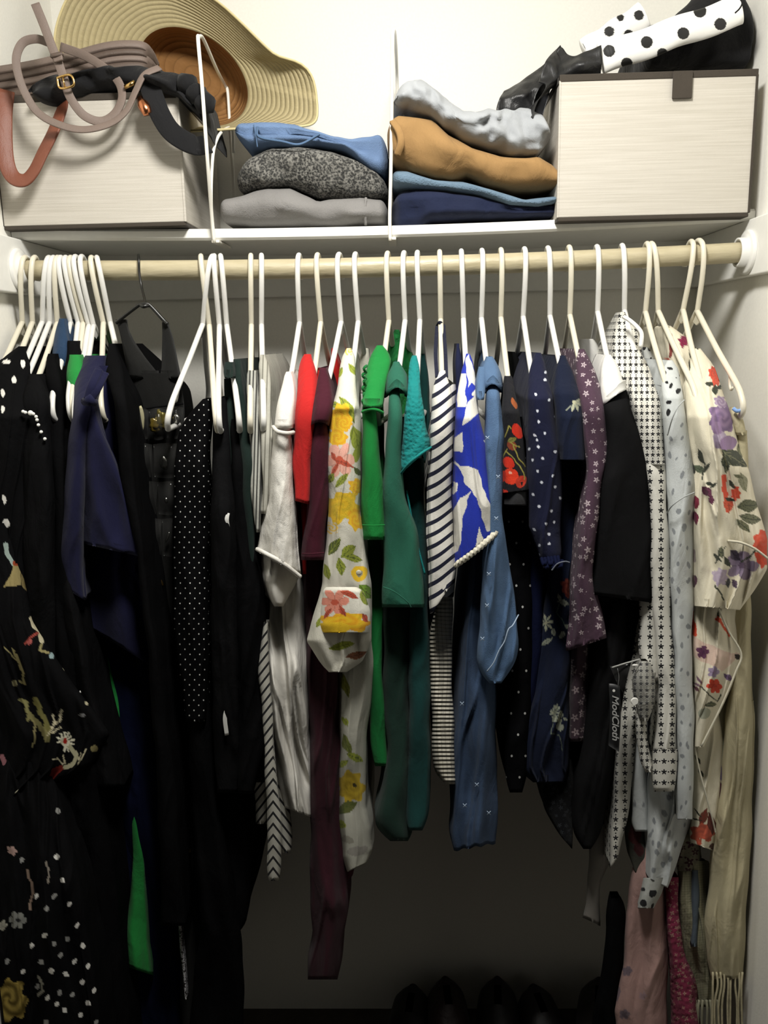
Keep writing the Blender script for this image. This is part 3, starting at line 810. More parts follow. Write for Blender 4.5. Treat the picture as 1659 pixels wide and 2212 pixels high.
sheet('lining', [[(1215, 120, 1.56), (1170, 150, 1.55), (1110, 190, 1.54)], [(1190, 190, 1.54), (1150, 215, 1.53), (1090, 240, 1.53)], [(1170, 260, 1.53), (1140, 265, 1.52), (1090, 265, 1.52)]], fabric('grey_leather', h('2c2d30'), rough=.4, wr=.2, sheen=0, spec=.5), o, .006, 9, .01)
o = slab('black_tote', [(1390, 60), (1450, 40), (1500, -10), (1560, -30), (1600, -10), (1622, 40)], [(1340, 152), (1400, 152), (1480, 152), (1560, 149), (1610, 150), (1622, 148)], 1.50, .17, blk, seed=41, wr=.012, nose=.05, cap=.06)
tag(o, 'black fabric tote slumped inside the right box behind the dotted bag', 'bag')
# ------------------------------------------------------------------ cloth patterns
def pat_dots(px, py, r, bg, fg, stag=True, jit=0, big=None):
    def f(nt):
        u, v, _ = uvs(nt); row = (v/py).fl()
        uu = u/px + (row*.5 if stag else 0.0)
        if jit: uu = uu + (row*12.9898).sin()*jit
        fx = (uu.fr()-.5)*px; fy = ((v/py).fr()-.5)*py
        d = (fx*fx+fy*fy*.7).sqrt()
        return mixc(nt, d.lt(r), bg, fg)
    return f
def pat_stars(px, py, R, bg, fg):
    def f(nt):
        u, v, _ = uvs(nt)
        fx = ((u/px).fr()-.5)*px; fy = ((v/py).fr()-.5)*py
        a = fx.at2(fy*-1.0); r = (fx*fx+fy*fy).sqrt()
        st = r.lt((a*5.0).cos()*(R*.28)+R*.72)
        gy = (((v/py)+.5).fr()-.5)*py; d2 = (fx*fx+gy*gy).sqrt().lt(R*.27)
        return mixc(nt, st.mx(d2), bg, fg)
    return f
def pat_stripe(period, th, slope, bg, fg, curve=0):
    def f(nt):
        u, v, _ = uvs(nt)
        w = v+u*slope
        if curve: w = w+(u/14.0).sin()*curve+(v/60.0).sin()*3.0
        return mixc(nt, (w/period).fr().lt(th), bg, fg)
    return f
def pat_chev(period, th, cx, slope, bg, fg):
    def f(nt):
        u, v, _ = uvs(nt)
        w = v+(u-cx).abs()*slope
        return mixc(nt, (w/period).fr().lt(th), bg, fg)
    return f
def pat_vstripe(period, th, bg, fg):
    def f(nt):
        u, v, _ = uvs(nt); return mixc(nt, ((u+v*.03)/period).fr().lt(th), bg, fg)
    return f
def pat_check(p, bg, fg):
    def f(nt):
        u, v, _ = uvs(nt)
        a = ((u+(v/40.0).sin()*3.0)/p).fr().lt(.3); b = ((v+(u/20.0).sin()*3.0)/(p*.9)).fr().lt(.35)
        return mixc(nt, (a+b)*.5, bg, fg)
    return f
def pat_floral(scale, bg, fg, R=.33, n=5, fg2=None, dens=.35, ys=1.0):
    def f(nt):
        u, v, _ = uvs(nt); vec = comb(nt, u/scale, v/scale/ys)
        vo = tex(nt, 'ShaderNodeTexVoronoi', vec, Scale=1.0, Randomness=.85)
        sb = nt.nodes.new('ShaderNodeVectorMath'); sb.operation = 'SUBTRACT'
        nt.links.new(vec, sb.inputs[0]); nt.links.new(vo.outputs['Position'], sb.inputs[1])
        sp = nt.nodes.new('ShaderNodeSeparateXYZ'); nt.links.new(sb.outputs[0], sp.inputs[0])
        x, y = E(nt, sp.outputs[0]), E(nt, sp.outputs[1]); r = (x*x+y*y).sqrt()
        rnd = nt.nodes.new('ShaderNodeSeparateColor'); nt.links.new(vo.outputs['Color'], rnd.inputs[0])
        rr = E(nt, rnd.outputs[0])
        a = x.at2(y)*float(n)+rr*9.0
        pet = r.lt((a.cos()*.30+.70)*(rr*.5+.6)*R)
        core = r.gt(R*.16)
        col = mixc(nt, pet*core, bg, fg)
        vo2 = tex(nt, 'ShaderNodeTexVoronoi', vec, Scale=2.6, Randomness=1.0)
        s2 = E(nt, vo2.outputs['Distance']).lt(dens*.5)
        return mixc(nt, s2*(pet*-1.0+1.0), col, fg2 if fg2 else fg)
    return f
def pat_spots(scale, r, bg, fg, ys=1.6):
    def f(nt):
        u, v, _ = uvs(nt); vo = tex(nt, 'ShaderNodeTexVoronoi', comb(nt, u/scale+v*.01, v/scale/ys), Scale=1.0, Randomness=.6)
        return mixc(nt, E(nt, vo.outputs['Distance']).lt(r), bg, fg)
    return f
def knit_vor(scale, ys=1.0):
    def f(nt):
        u, v, _ = uvs(nt); vo = tex(nt, 'ShaderNodeTexVoronoi', comb(nt, u/scale, v/scale/ys), Scale=1.0); vo.feature = 'SMOOTH_F1'
        return vo.outputs['Distance']
    return f
def knit_rows(p):
    def f(nt):
        u, v, _ = uvs(nt); return ((v/p).fr()*6.283).sin().s
    return f

BLK = fabric('black_jersey', h('101011'), wr=.7, tone=.2, spec=.03, sheen=0)
BLK2 = fabric('black_crepe', h('0c0c0d'), wr=.5, tone=.2, spec=.03, sheen=0)
NAVY = fabric('navy_jersey', h('121330'), wr=.35, tone=.15, spec=.15, sheen=.05)
NAVD = fabric('deep_navy', h('11152b'), wr=.4, spec=.03, sheen=0)

def garment(name, label, cat, parts, group=None):
    t = thing(name, label, cat, group)
    parts = list(parts)
    for i in range(len(parts)-1):
        if parts[i][0] == 'shoulder' and parts[i+1][0] == 'sleeve' and parts[i][2] == parts[i+1][2] and parts[i][1][-1][0] >= parts[i+1][1][0][0]+3 and not parts[i][3].get('off'):
            a, b = parts[i], parts[i+1]; p0 = b[1][0][0]
            lv = [q for q in a[1] if q[0] < p0-3]+list(b[1])
            lv2 = []
            for q in lv:
                yf = q[3] if len(q) > 3 and q[3] else arm_y(q[0])
                yf = max(yf, arm_y(q[0])) if q[0] < 890 else yf
                lv2.append((q[0], q[1], q[2], yf, min(2.9-yf, 1.60) if q[0] < 870 else b[3].get('yb', 1.31)))
            parts[i+1] = ('sleeve', lv2, b[2], b[3]); parts.pop(i); break
    for pn, lv, mat, kw in parts:
        kw = dict(kw); kw.setdefault('clampy', True); lab = kw.pop('label', None)
        o = loft(pn, lv, mat, t, **kw)
        if lab: o['label'] = lab
    return t
def band(name, pts, w, mat, parent, th=.003, n=30, edge=.1):
    return ribbon(name, pts, w, th, mat, parent, n, edge=edge)
def strip(name, pts, w, mat, parent, n=40):
    """narrow rounded trim or seam lying on the cloth"""
    return tube(name, [P(*q) for q in pts], w, mat, parent, 6, n=n)

# ---- far left: dotted dress
pr = Print(h('0e0e0f'))
Wd = h('d9d7d0')
for x, y, a, b in ((15,783,9,5),(50,785,5,9),(30,820,5,8),(7,850,4,9),(4,885,4,8),(8,1080,4,10),(15,1131,8,9)): pr.e(x, y, a, b, Wd)
G2 = h('8f8f8b')
for x, y in ((375,157),(135,465),(360,450),(400,600),(232,703),(345,700),(450,745),(303,773),(490,885),(288,945),(345,1005),(200,1020),(530,1018),(437,970),(383,1080),(480,1112),(265,1118),(45,1120),(332,1177),(424,1197),(235,1280),(520,1252),(568,1150),(310,1345),(385,1320),(467,1325),(568,1385),(366,1395),(410,1430),(510,1460),(295,1500),(615,1500),(600,1300),(150,1180),(90,1300)):
    pr.e(x*.3376, 1700+y*.3376, 5, 6.2, G2 if x % 2 else Wd, 20)
pr.fl(25, 1838, 11, 5, h('a58a82')); pr.fl(37, 1987, 20, 6, h('7e7f79'), h('2a2a2a')); pr.rose(22, 2160, 42, h('a08c4a'), h('574a24'), 1.2); pr.fl(4, 2000, 12, 5, h('8d8b80'))
pr.st([(60,1880),(70,1925),(66,1965)], 2.5, h('8f7b6d')); pr.st([(100,1860),(108,1890),(102,1905)], 2, h('8b8378')); pr.st([(84,2110),(92,2140),(84,2150)], 3, h('8a887c'))
garment('polka_dot_dress', 'long black dress with scattered white dots at the far left of the rod', 'dress',
    [('body', [(748,40,52),(790,-18,70),(900,-40,72),(1200,-60,64),(1600,-60,90,1.21),(1750,-60,140,1.18),(1900,-60,175,1.15),(2100,-60,205,1.13),(2290,-60,225,1.12)], fabric('dotted_black', None, attr=True, tone=0, spec=.03, sheen=0), dict(printf=pr, seed=1, step=2.6, nf=130, folds=4))])
# black blouse with bead trim
t = garment('beaded_blouse', 'black blouse with a white beaded seam beside the dotted dress', 'blouse',
    [('body', [(808,62,84),(860,44,108),(1000,40,116),(1300,40,125),(1700,60,150),(1850,60,140)], BLK, dict(seed=2))])
rr = random.Random(4)
for i, (x, y) in enumerate(((50,889),(55,891),(66,892),(72,894),(78,900),(80,907),(83,918),(89,933),(97,948),(176,1404),(177,1423),(178,1441),(178,1459),(177,1477),(175,1494))):
    bm = bmesh.new(); bmesh.ops.create_icosphere(bm, subdivisions=2, radius=.0026 if i != 2 else .004); me = bpy.data.meshes.new('bead'); bm.to_mesh(me); bm.free()
    o = link('bead', me, whitep, t); o.location = P(x, y, 1.235 if y < 1000 else 1.232)
garment('black_dress', 'plain black dress hanging between the beaded blouse and the green dress', 'dress',
    [('body', [(764,104,120),(830,96,136,1.29),(900,100,138,1.28),(1000,112,142,1.26),(1300,112,160),(1500,112,205),(1900,130,250),(2290,140,290)], BLK2, dict(seed=3, folds=4))])
garment('teal_blue_top', 'dark blue top showing only its shoulder among the crowded left hangers', 'top',
    [('body', [(688,128,140,1.40,1.5),(720,118,150,1.38,1.52),(770,112,146,1.36,1.54),(830,116,140,1.36,1.54),(1200,116,140,1.36,1.54)], fabric('dusk_blue', h('1d3550'), wr=.5), dict(seed=4))])
garment('black_shirt', 'black top with wide shoulder behind the curled white hanger tips', 'top',
    [('body', [(736,146,168),(775,140,186,1.36),(850,132,160,1.31),(900,134,160,1.30),(1000,138,160,1.26),(1300,128,170),(1500,150,210),(1700,170,270)], BLK, dict(seed=5))])
GRN = fabric('bright_green', h('1a7d34'), wr=.5, sheen=.05)
garment('green_dress', 'long bright green dress mostly hidden, its hem showing low between black clothes', 'dress',
    [('body', [(766,150,172,1.335),(800,142,182,1.315),(860,150,178,1.29),(900,152,172,1.29),(960,160,180,1.32),(1300,200,235,1.34),(1700,266,298,1.32),(1780,288,300,1.31),(1900,284,315,1.30),(2050,268,325,1.29),(2095,268,329,1.29)], GRN, dict(seed=6, hem=(-8,12), folds=3))])
# navy tie-shoulder dress
t = garment('navy_dress', 'navy blue dress with a tied shoulder and draped flap, left side', 'dress',
    [('body', [(790,190,245,1.31),(900,176,270,1.30),(1100,160,296,1.30),(1250,160,316,1.29),(1390,168,328,1.29)], NAVY, dict(seed=7, hem=(-50,50), folds=3)),
     ('skirt', [(1330,190,310,1.33),(1450,210,330,1.33),(1700,240,360,1.32),(2000,250,385,1.32),(2290,200,395,1.32)], NAVD, dict(seed=8, folds=5)),
     ('draped_flap', [(866,190,202,1.235),(922,180,218,1.23),(1012,178,258,1.23),(1134,176,299,1.23),(1186,175,312,1.23)], NAVY, dict(seed=9, hem=(-12,18), yb=1.27, folds=2)),
     ('front_panel', [(768,184,232),(817,162,224),(874,156,208),(944,150,194),(1080,137,182),(1215,126,182),(1285,150,182)], NAVY, dict(seed=10, hem=(-8,12), yb=1.29, folds=2))])
band('tie_loop', [(214,800,1.235),(200,830,1.215),(190,862,1.21)], .012, NAVY, t, .006); band('tie_loop', [(228,806,1.235),(212,838,1.215),(196,864,1.21)], .010, NAVY, t, .005)
tube('tie_knot', [P(182,868,1.215), P(195,864,1.208), P(206,870,1.215)], [.006,.009,.006], NAVY, t, 12)
garment('black_blouse', 'black blouse with rounded neckline just left of the jewellery organizer', 'blouse',
    [('body', [(742,234,250),(790,226,266),(860,246,274),(1000,256,288),(1200,296,310),(1400,318,340),(1700,340,380),(2000,350,400)], BLK2, dict(seed=11))])
# embroidered kimono
pr = Print(h('0f0f10')); gd = h('8d845c'); cm = h('b9b194')
pr.st([(12,1178),(20,1205),(28,1218)], 5, h('8e9c96')); pr.poly([(30,1212),(44,1222),(46,1262),(10,1270),(20,1248)], h('8f8258')); pr.e(33,1216,6,6,h('8a3f28')); pr.leaf(54,1256,26,7,h('7a6d48'),75)
pr.st([(68,1338),(74,1356),(84,1364),(90,1385)], 4.5, cm); pr.st([(80,1368),(62,1380),(56,1390)], 3, h('8a4038')); pr.e(65,1388,6,6,h('a05550')); pr.st([(90,1392),(88,1404),(104,1408)], 3, gd); pr.e(112,1416,6,7,h('8fa4a6'))
for k in range(6): pr.st([(40,1432),(12+k*5,1400+(k%3)*6)], 1.4, gd)
pr.st([(40,1430),(50,1455),(54,1478)], 2.5, gd); pr.e(33,1475,6,8,h('6f6a50'),20); pr.st([(54,1478),(44,1468)], 2, gd)
pr.st([(44,1510),(56,1518),(64,1545),(60,1555)], 4, h('7d7950')); pr.st([(76,1512),(88,1535),(100,1560),(104,1590)], 6, h('69653c')); pr.st([(64,1545),(84,1566),(104,1596)], 6, h('75704a')); pr.st([(72,1560),(76,1600),(70,1616)], 2, gd)
for q in ([(104,1586),(118,1556),(116,1544)], [(110,1570),(130,1556),(136,1534)], [(112,1584),(130,1572)]): pr.st(q, 2, cm)
for k in range(11):
    a = math.pi*(.95+k*.16); pr.st([(142,1602),(142+18*math.cos(a),1602+20*math.sin(a))], 2.2, h('d8d4bd'))
pr.st([(146,1606),(160,1622),(164,1636),(154,1652),(140,1658)], 5, h('a9a588')); pr.e(142,1602,9,10,h('d8d4bd')); pr.e(142,1600,5,6,h('a02a22'))
for q in ([(134,1652),(124,1640),(112,1640)], [(138,1650),(136,1632)], [(168,1650),(178,1636),(186,1620)], [(170,1642),(174,1628)]): pr.st(q, 1.6, cm)
pr.poly([(112,1662),(132,1654),(138,1662),(116,1686),(106,1682)], h('6d2620')); pr.fl(100,1706,12,7,h('858062')); pr.e(205,1616,9,7,gd,-30); pr.e(187,1520,5,4,cm); pr.e(179,1546,6,4,h('777'*2)); pr.e(137,1446,2,2,cm)
pr.st([(4,1635),(8,1655)], 5, h('9a6a70')); pr.st([(8,1662),(14,1685)], 5, h('8f866a')); pr.st([(24,1698),(34,1708)], 4, h('b5b29a')); pr.e(127,1753,5,6,h('a5a59c'))
pr.fl(2, 1745, 16, 5, h('a09e90')); pr.fl(8, 1785, 12, 5, h('8a887a'))
garment('embroidered_kimono', 'black kimono with gold and red embroidered birds, sleeve pointing right, lower left', 'kimono',
    [('sleeve', [(1130,-60,18,1.22),(1280,-60,60,1.21),(1340,-60,70,1.205),(1417,-60,119,1.20),(1485,-60,163,1.20),(1531,-55,201,1.20),(1588,-50,238,1.20),(1660,-40,200,1.20),(1715,-30,90,1.20)], fabric('embroidered_black', None, attr=True, tone=0, spec=.03, sheen=0), dict(printf=pr, seed=12, step=2.6, nf=130, folds=3, yb=1.24, hem=(20,-10), wob=.6, sm=3))])

# ---- jewellery organizer
t = thing('jewelry_organizer', 'black dress-shaped hanging organizer with clear pockets of jewellery on a wire hanger', 'organizer')
ORG = fabric('organizer_felt', h('171716'), wr=.35, spec=.1, sheen=.04)
loft('strap', [(690,250,274,1.36),(724,260,278,1.35),(760,267,302,1.34),(800,272,340,1.33),(818,274,350,1.33)], ORG, t, yb=1.375, seed=1, amp=.002)
loft('strap', [(696,350,362,1.36),(740,353,377,1.35),(785,349,384,1.34),(818,343,388,1.33)], ORG, t, yb=1.375, seed=2, amp=.002)
loft('front_panel', [(806,276,388,1.328),(874,284,396,1.328),(950,292,398,1.33),(1100,300,396,1.33),(1300,318,402,1.33),(1500,338,425,1.33),(1700,362,450,1.33),(1900,375,480,1.33),(2100,385,505,1.33),(2290,390,525,1.33)], ORG, t, yb=1.372, seed=3, amp=.004)
strip('bodice_seam', [(284,876,1.322),(312,882,1.320),(345,878,1.320),(396,872,1.324)], .0018, BLK, t)
clear = plain('clear_vinyl', h('5a5a58'), .1, 0, .8, alpha=.09)
for (x0, x1, y0, y1) in ((286,322,884,948),(322,358,884,948),(358,396,880,945),(292,330,960,1030),(330,392,960,1030),(298,340,1042,1110),(340,392,1042,1110),(304,350,1122,1200),(350,392,1122,1200)):
    sheet('clear_pocket', [[(x0,y0,1.322),((x0+x1)/2,y0-3,1.314),(x1,y0,1.322)], [(x0+2,(y0+y1)/2,1.316),((x0+x1)/2,(y0+y1)/2,1.305),(x1-2,(y0+y1)/2,1.316)], [(x0+3,y1,1.323),((x0+x1)/2,y1+3,1.318),(x1-3,y1,1.323)]], clear, t, .004, x0*.1, .0004, 10, 8)
wh = thing('wire_hanger', 'thin black wire hanger hooked over the rod holding the organizer', 'hanger')
bw = plain('black_wire', h('141412'), .35, 0, .5)
tube('hook', [P(299,585,1.475), P(299,556,1.468), P(299.5,551,1.45), P(300,560,1.428), P(301,590,1.425), P(306,620,1.42), P(311,640,1.40), P(314,656,1.37)], .0021, bw, wh, 8, n=40)
tube('shoulder_wire', [P(250,698,1.352), P(262,688,1.353), P(296,662,1.356), P(306,657,1.356), P(314,657,1.355), P(324,660,1.356), P(352,690,1.354), P(362,700,1.352)], .0030, bw, wh, 8, n=50)
tube('twist', [P(304,659,1.354), P(310,662,1.350), P(318,660,1.353), P(322,660,1.357)], .0032, bw, wh, 8, n=12)
def blob(name, label, px, py, Y, rx, rz, mat, cat, ry=.004, grp=None, sub=3, lump=.2, rot=0):
    bm = bmesh.new(); bmesh.ops.create_icosphere(bm, subdivisions=sub, radius=1)
    for v in bm.verts:
        k = 1+lump*mnoise.noise(v.co*2.2+Vector((px, py, 0))); v.co = Vector((v.co.x*rx*k, v.co.y*ry*k, v.co.z*rz*k))
    bmesh.ops.rotate(bm, verts=bm.verts, matrix=Matrix.Rotation(rot, 3, 'Y'))
    me = bpy.data.meshes.new(name); bm.to_mesh(me); bm.free(); [setattr(p, 'use_smooth', True) for p in me.polygons]
    o = link(name, me, mat); o.location = P(px, py, Y); return tag(o, label, cat, grp)
bone = plain('bone_plastic', h('a9a380'), .4); amber = plain('amber_stone', h('6a5a24'), .2, .3); silver = plain('silver_metal', h('b8b8b0'), .25, 1)
blob('bracelet', 'cream oval bangle in the top left organizer pocket', 301, 910, 1.3145, .008, .025, bone, 'bracelet', .0035, None, 3, .1, .12)
blob('brooch', 'gold green brooch in the top middle organizer pocket', 336, 918, 1.313, .009, .011, amber, 'brooch', .004, None, 3, .6)
blob('brooch', 'larger dull gold rosette brooch right of the small brooch', 350, 908, 1.3135, .010, .014, plain('dull_gold', h('6e6433'), .3, .6), 'brooch', .004, None, 3, .7)
blob('earring', 'small clear glass earring in the top right pocket', 381, 905, 1.313, .006, .009, silver, 'earring', .003, None, 2, .6)
blob('earring', 'silver filigree earring in the second pocket row', 354, 1000, 1.3135, .007, .010, silver, 'earring', .003, None, 2, .9)
blob('pendant', 'bright amber gold pendant in the third pocket row', 323, 1098, 1.3135, .0055, .010, plain('amber_gold', h('c98a2e'), .15, 1), 'pendant', .003, None, 2, .5)
blob('earring', 'tiny silver stud glinting beside the amber pendant', 359, 1081, 1.3135, .003, .005, silver, 'earring', .002, None, 2, .5)
blob('earring', 'thin silver hoop piece in the lowest pocket row', 362, 1160, 1.3145, .0025, .010, silver, 'earring', .002, None, 2, .4, .4)
def chain(name, label, pts, r, n, mat, cat='necklace', jit=0):
    c = cr([P(*q) for q in pts], n); geos = []
    base = [(0,0,1),(1,0,0),(0,1,0),(-1,0,0),(0,-1,0),(0,0,-1)]; F6 = [(0,1,2),(0,2,3),(0,3,4),(0,4,1),(5,2,1),(5,3,2),(5,4,3),(5,1,4)]
    rg = random.Random(n)
    for p in c:
        q = r*(1+jit*rg.uniform(-1, 1)); geos.append(([p+Vector(b)*q for b in base], F6))
    return tag(multi(name, geos, mat, None, False), label, cat)
chain('necklace', 'fine gold chain necklace hanging long down the organizer', [(300,1130,1.318),(305,1180,1.316),(314,1235,1.314),(320,1300,1.312),(326,1345,1.312)], .0011, 90, gold)
blob('pendant', 'small silver pendant at the end of the gold chain', 327, 1352, 1.311, .0028, .008, silver, 'pendant', .002, None, 2, .4)
chain('necklace', 'second gold chain necklace with shell charm beside the first chain', [(322,1180,1.316),(330,1215,1.312),(340,1245,1.311),(350,1262,1.311)], .0014, 50, gold)
blob('charm', 'brass shell charm on the second gold chain', 346, 1256, 1.310, .004, .009, gold, 'charm', .002, None, 2, .5, -.5)
blob('charm', 'tiny silver drop charm below the shell charm', 350, 1302, 1.311, .0022, .005, silver, 'charm', .002, None, 2, .4)
chain('bead_necklace', 'chunky amber gold bead necklace low on the organizer', [(411,1838,1.318),(416,1860,1.316),(419,1880,1.315),(419,1900,1.315),(417,1920,1.316)], .0048, 5, gold, 'necklace', .25)
chain('necklace', 'thin dark gold chain trailing below the bead necklace', [(432,1925,1.318),(438,2000,1.316),(446,2080,1.315),(452,2165,1.315)], .0013, 90, gold)
def pat_seq(nt):
    tc = nt.nodes.new('ShaderNodeTexCoord').outputs['Object']; vo = tex(nt, 'ShaderNodeTexVoronoi', tc, Scale=420.0)
    sp = nt.nodes.new('ShaderNodeSeparateColor'); nt.links.new(vo.outputs['Color'], sp.inputs[0])
    return mixc(nt, E(nt, sp.outputs[0]).gt(.42), h('26201f'), h('c5c5c8'))
SEQ = fabric('silver_sequins', None, pattern=pat_seq, rough=.35, wr=.3, weave=.6, wovscale=420, sheen=0, spec=.6)
garment('sequined_scarf', 'narrow silver sequined scarf hanging low beside the navy skirt', 'scarf',
    [('body', [(1735,361,372,1.30),(1800,365,378,1.30),(1870,370,388,1.30),(1950,380,392,1.30),(2050,388,398,1.30),(2130,398,403,1.30),(2160,401,404,1.30)], SEQ, dict(seed=3, yb=1.315, amp=.002, wob=1))])

# ---- black trousers and skirts
PIN = fabric('pin_dot_black', None, pattern=pat_dots(21, 11, 1.35, h('0b0b0c'), h('c9c9c4'), jit=.06), tone=0, spec=.03, sheen=0)
garment('pin_dot_skirt', 'black skirt with tiny white pin dots right of the organizer', 'skirt',
    [('body', [(862,438,450,1.30),(890,412,460,1.29),(936,385,458,1.285),(1000,376,452,1.262),(1300,373,450,1.245),(1450,384,452,1.245),(1560,402,446,1.245)], PIN, dict(seed=14, folds=4, nf=40, yb=1.34)),
     ('lining', [(1500,396,450,1.26),(1700,410,470,1.26),(1900,420,500,1.26),(2020,430,520,1.26),(2290,400,530,1.27)], BLK2, dict(seed=15, folds=4, yb=1.31))])
tagm = plain('paper_tag', h('cfcfca'), .6)
t = garment('black_trousers', 'plain black trousers with small white care tags right of the pin-dot skirt', 'trousers',
    [('body', [(858,474,486,1.30),(900,464,494,1.29),(960,458,500,1.275),(1100,456,508),(1400,455,520),(1600,462,520),(1712,468,512)], BLK, dict(seed=16))])
ribbon('care_tag', [(491,1108,1.236),(489,1122,1.233),(491,1140,1.235)], .0075, .0008, tagm, t, 10)
ribbon('care_tag', [(493,1522,1.236),(486,1550,1.233),(490,1588,1.235)], .0065, .0008, tagm, t, 14)
DG = fabric('bottle_green_dark', h('16231f'), wr=.4, spec=.12, sheen=.03)
garment('dark_green_trousers', 'very dark green trousers folded over a hanger bar', 'trousers',
    [('folded_cuff', [(782,486,502),(790,483,505),(812,483,505),(817,485,503)], DG, dict(seed=17, yb=1.36, amp=.001, wob=0, off=.006)),
     ('leg', [(776,504,520,1.35),(830,507,526,1.30),(900,512,535,1.28),(1000,522,546,1.25),(1150,529,552,1.25),(1260,530,548,1.25)], DG, dict(seed=18, folds=2)),
     ('leg', [(818,484,500,1.34),(900,490,508,1.29),(1100,500,520,1.26),(1240,504,524,1.26)], DG, dict(seed=19, folds=2))])
garment('black_jumpsuit', 'wide matte black jumpsuit left of the white lace top', 'jumpsuit',
    [('body', [(905,496,520,1.29),(1000,498,532,1.26),(1150,500,556,1.25),(1300,500,574,1.24),(1500,496,576,1.24),(1620,500,576,1.24),(1700,508,552,1.24),(1715,512,546,1.24)], BLK2, dict(seed=20, folds=4)),
     ('inner_layer', [(1650,470,520,1.29),(1815,480,527,1.29),(1905,480,532,1.29),(1950,482,538,1.29),(2000,482,532,1.29),(2024,486,505,1.29)], BLK2, dict(seed=21))])
# folded striped pieces
GS = fabric('grey_pinstripe', None, pattern=pat_vstripe(7.5, .42, h('a6a69e'), h('3c3c39')), tone=0, wr=.4)
garment('striped_trousers', 'grey and black pinstriped trousers folded over the hanger left of the lace top', 'trousers',
    [('leg', [(800,536,554,1.31),(860,533,560,1.28),(950,537,564,1.262),(1080,543,566,1.24),(1150,553,562,1.24)], GS, dict(seed=22, folds=4, amp=.006))])
garment('striped_shawl', 'pale striped shawl folded over its hanger touching the white lace top', 'shawl',
    [('folded_end', [(766,563,572,1.34),(775,558,580,1.33),(850,558,584,1.285),(950,564,590,1.24),(1060,566,582,1.24),(1110,564,574,1.24)], fabric('pale_stripe', None, pattern=pat_vstripe(10, .3, h('a9a79c'), h('77756b')), tone=0, wr=.4), dict(seed=23, folds=3))])
CHV = fabric('chevron_knit', None, pattern=pat_chev(24, .30, 590, -1.3, h('aeaca2'), h('17171a')), tone=0, wr=.3)
garment('striped_scarf', 'long black and white diagonal striped scarf below the lace top', 'scarf',
    [('front_end', [(1345,570,580,1.25),(1440,557,582,1.245),(1525,564,586,1.245),(1640,573,594,1.24),(1760,576,606,1.24),(1870,577,608,1.24),(1903,583,602,1.24)], CHV, dict(seed=24, folds=2, yb=1.27, amp=.004, nf=30)),
     ('back_end', [(1600,590,612,1.30),(1740,598,625,1.30),(1800,604,631,1.30),(1843,612,626,1.30)], CHV, dict(seed=25, yb=1.33, amp=.004)),
     ('side_end', [(1690,549,580,1.31),(1780,552,575,1.31)], CHV, dict(seed=26, yb=1.34, amp=.004))])

# ---- centre
LACE = fabric('white_lace', h('d9d6ce'), wr=.5, weave=.4, knit=knit_vor(13, 2.0), tone=.12)
WJ = fabric('white_jersey', h('c9c6be'), wr=.9, wscale=16, tone=.06)
t = garment('lace_top', 'white top with textured lace sleeve and long crumpled jersey body', 'top',
    [('shoulder', [(803,618,628),(830,610,637),(863,600,641),(925,590,632)], fabric('white_cotton', h('dedbd3'), wr=.4), dict(seed=30, yb=1.40, folds=2, off=.008)),
     ('sleeve', [(925,593,630,1.238),(944,590,632,1.235),(1066,577,634,1.232),(1147,563,639,1.23),(1205,555,649,1.23)], LACE, dict(seed=31, yb=1.30, hem=(-14,38), folds=4, nf=40, amp=.006)),
     ('sleeve_lining', [(1180,566,640,1.245),(1240,562,650,1.245),(1280,572,630,1.245),(1310,590,612,1.245)], WJ, dict(seed=32, yb=1.29, amp=.010)),
     ('body', [(900,600,640,1.33),(1230,574,650,1.29),(1300,575,652,1.28),(1380,574,659,1.28),(1450,574,662,1.275),(1560,578,668,1.27),(1650,588,670,1.27),(1740,608,671,1.27),(1765,615,671,1.27)], WJ, dict(seed=33, folds=6, nf=84, amp=.016, drift=2.5, hem=(-20,0), step=6))])
strip('cuff_seam', [(590,922,1.242),(600,932,1.222),(620,936,1.220),(634,934,1.24)], .0032, WJ, t)
strip('lace_hem', [(555,1186,1.243),(575,1196,1.222),(610,1216,1.220),(649,1246,1.24)], .0034, LACE, t)
RED = fabric('red_cotton', h('b31d1b'), wr=.45, tone=.08)
garment('red_blouse', 'bright red short-sleeved blouse right of the white lace top', 'blouse',
    [('sleeve', [(765,657,672),(800,645,684),(850,640,690),(900,636,684),(1000,633,672),(1050,636,671),(1086,637,670)], RED, dict(seed=34, yb=1.32, hem=(-4,4), folds=3)),
     ('back_shoulder', [(752,716,722,1.53,1.60),(790,712,735,1.52,1.62),(840,716,744,1.52,1.62),(900,716,744,1.52,1.62)], RED, dict(seed=35, amp=.003)),
     ('body', [(800,664,700,1.36),(1000,648,690,1.33),(1100,650,668,1.29),(1138,654,664,1.28),(1240,652,662,1.30)], RED, dict(seed=36))])
BUR = fabric('burgundy_jersey', h('3d0c1d'), wr=.4, tone=.12, sheen=.02)
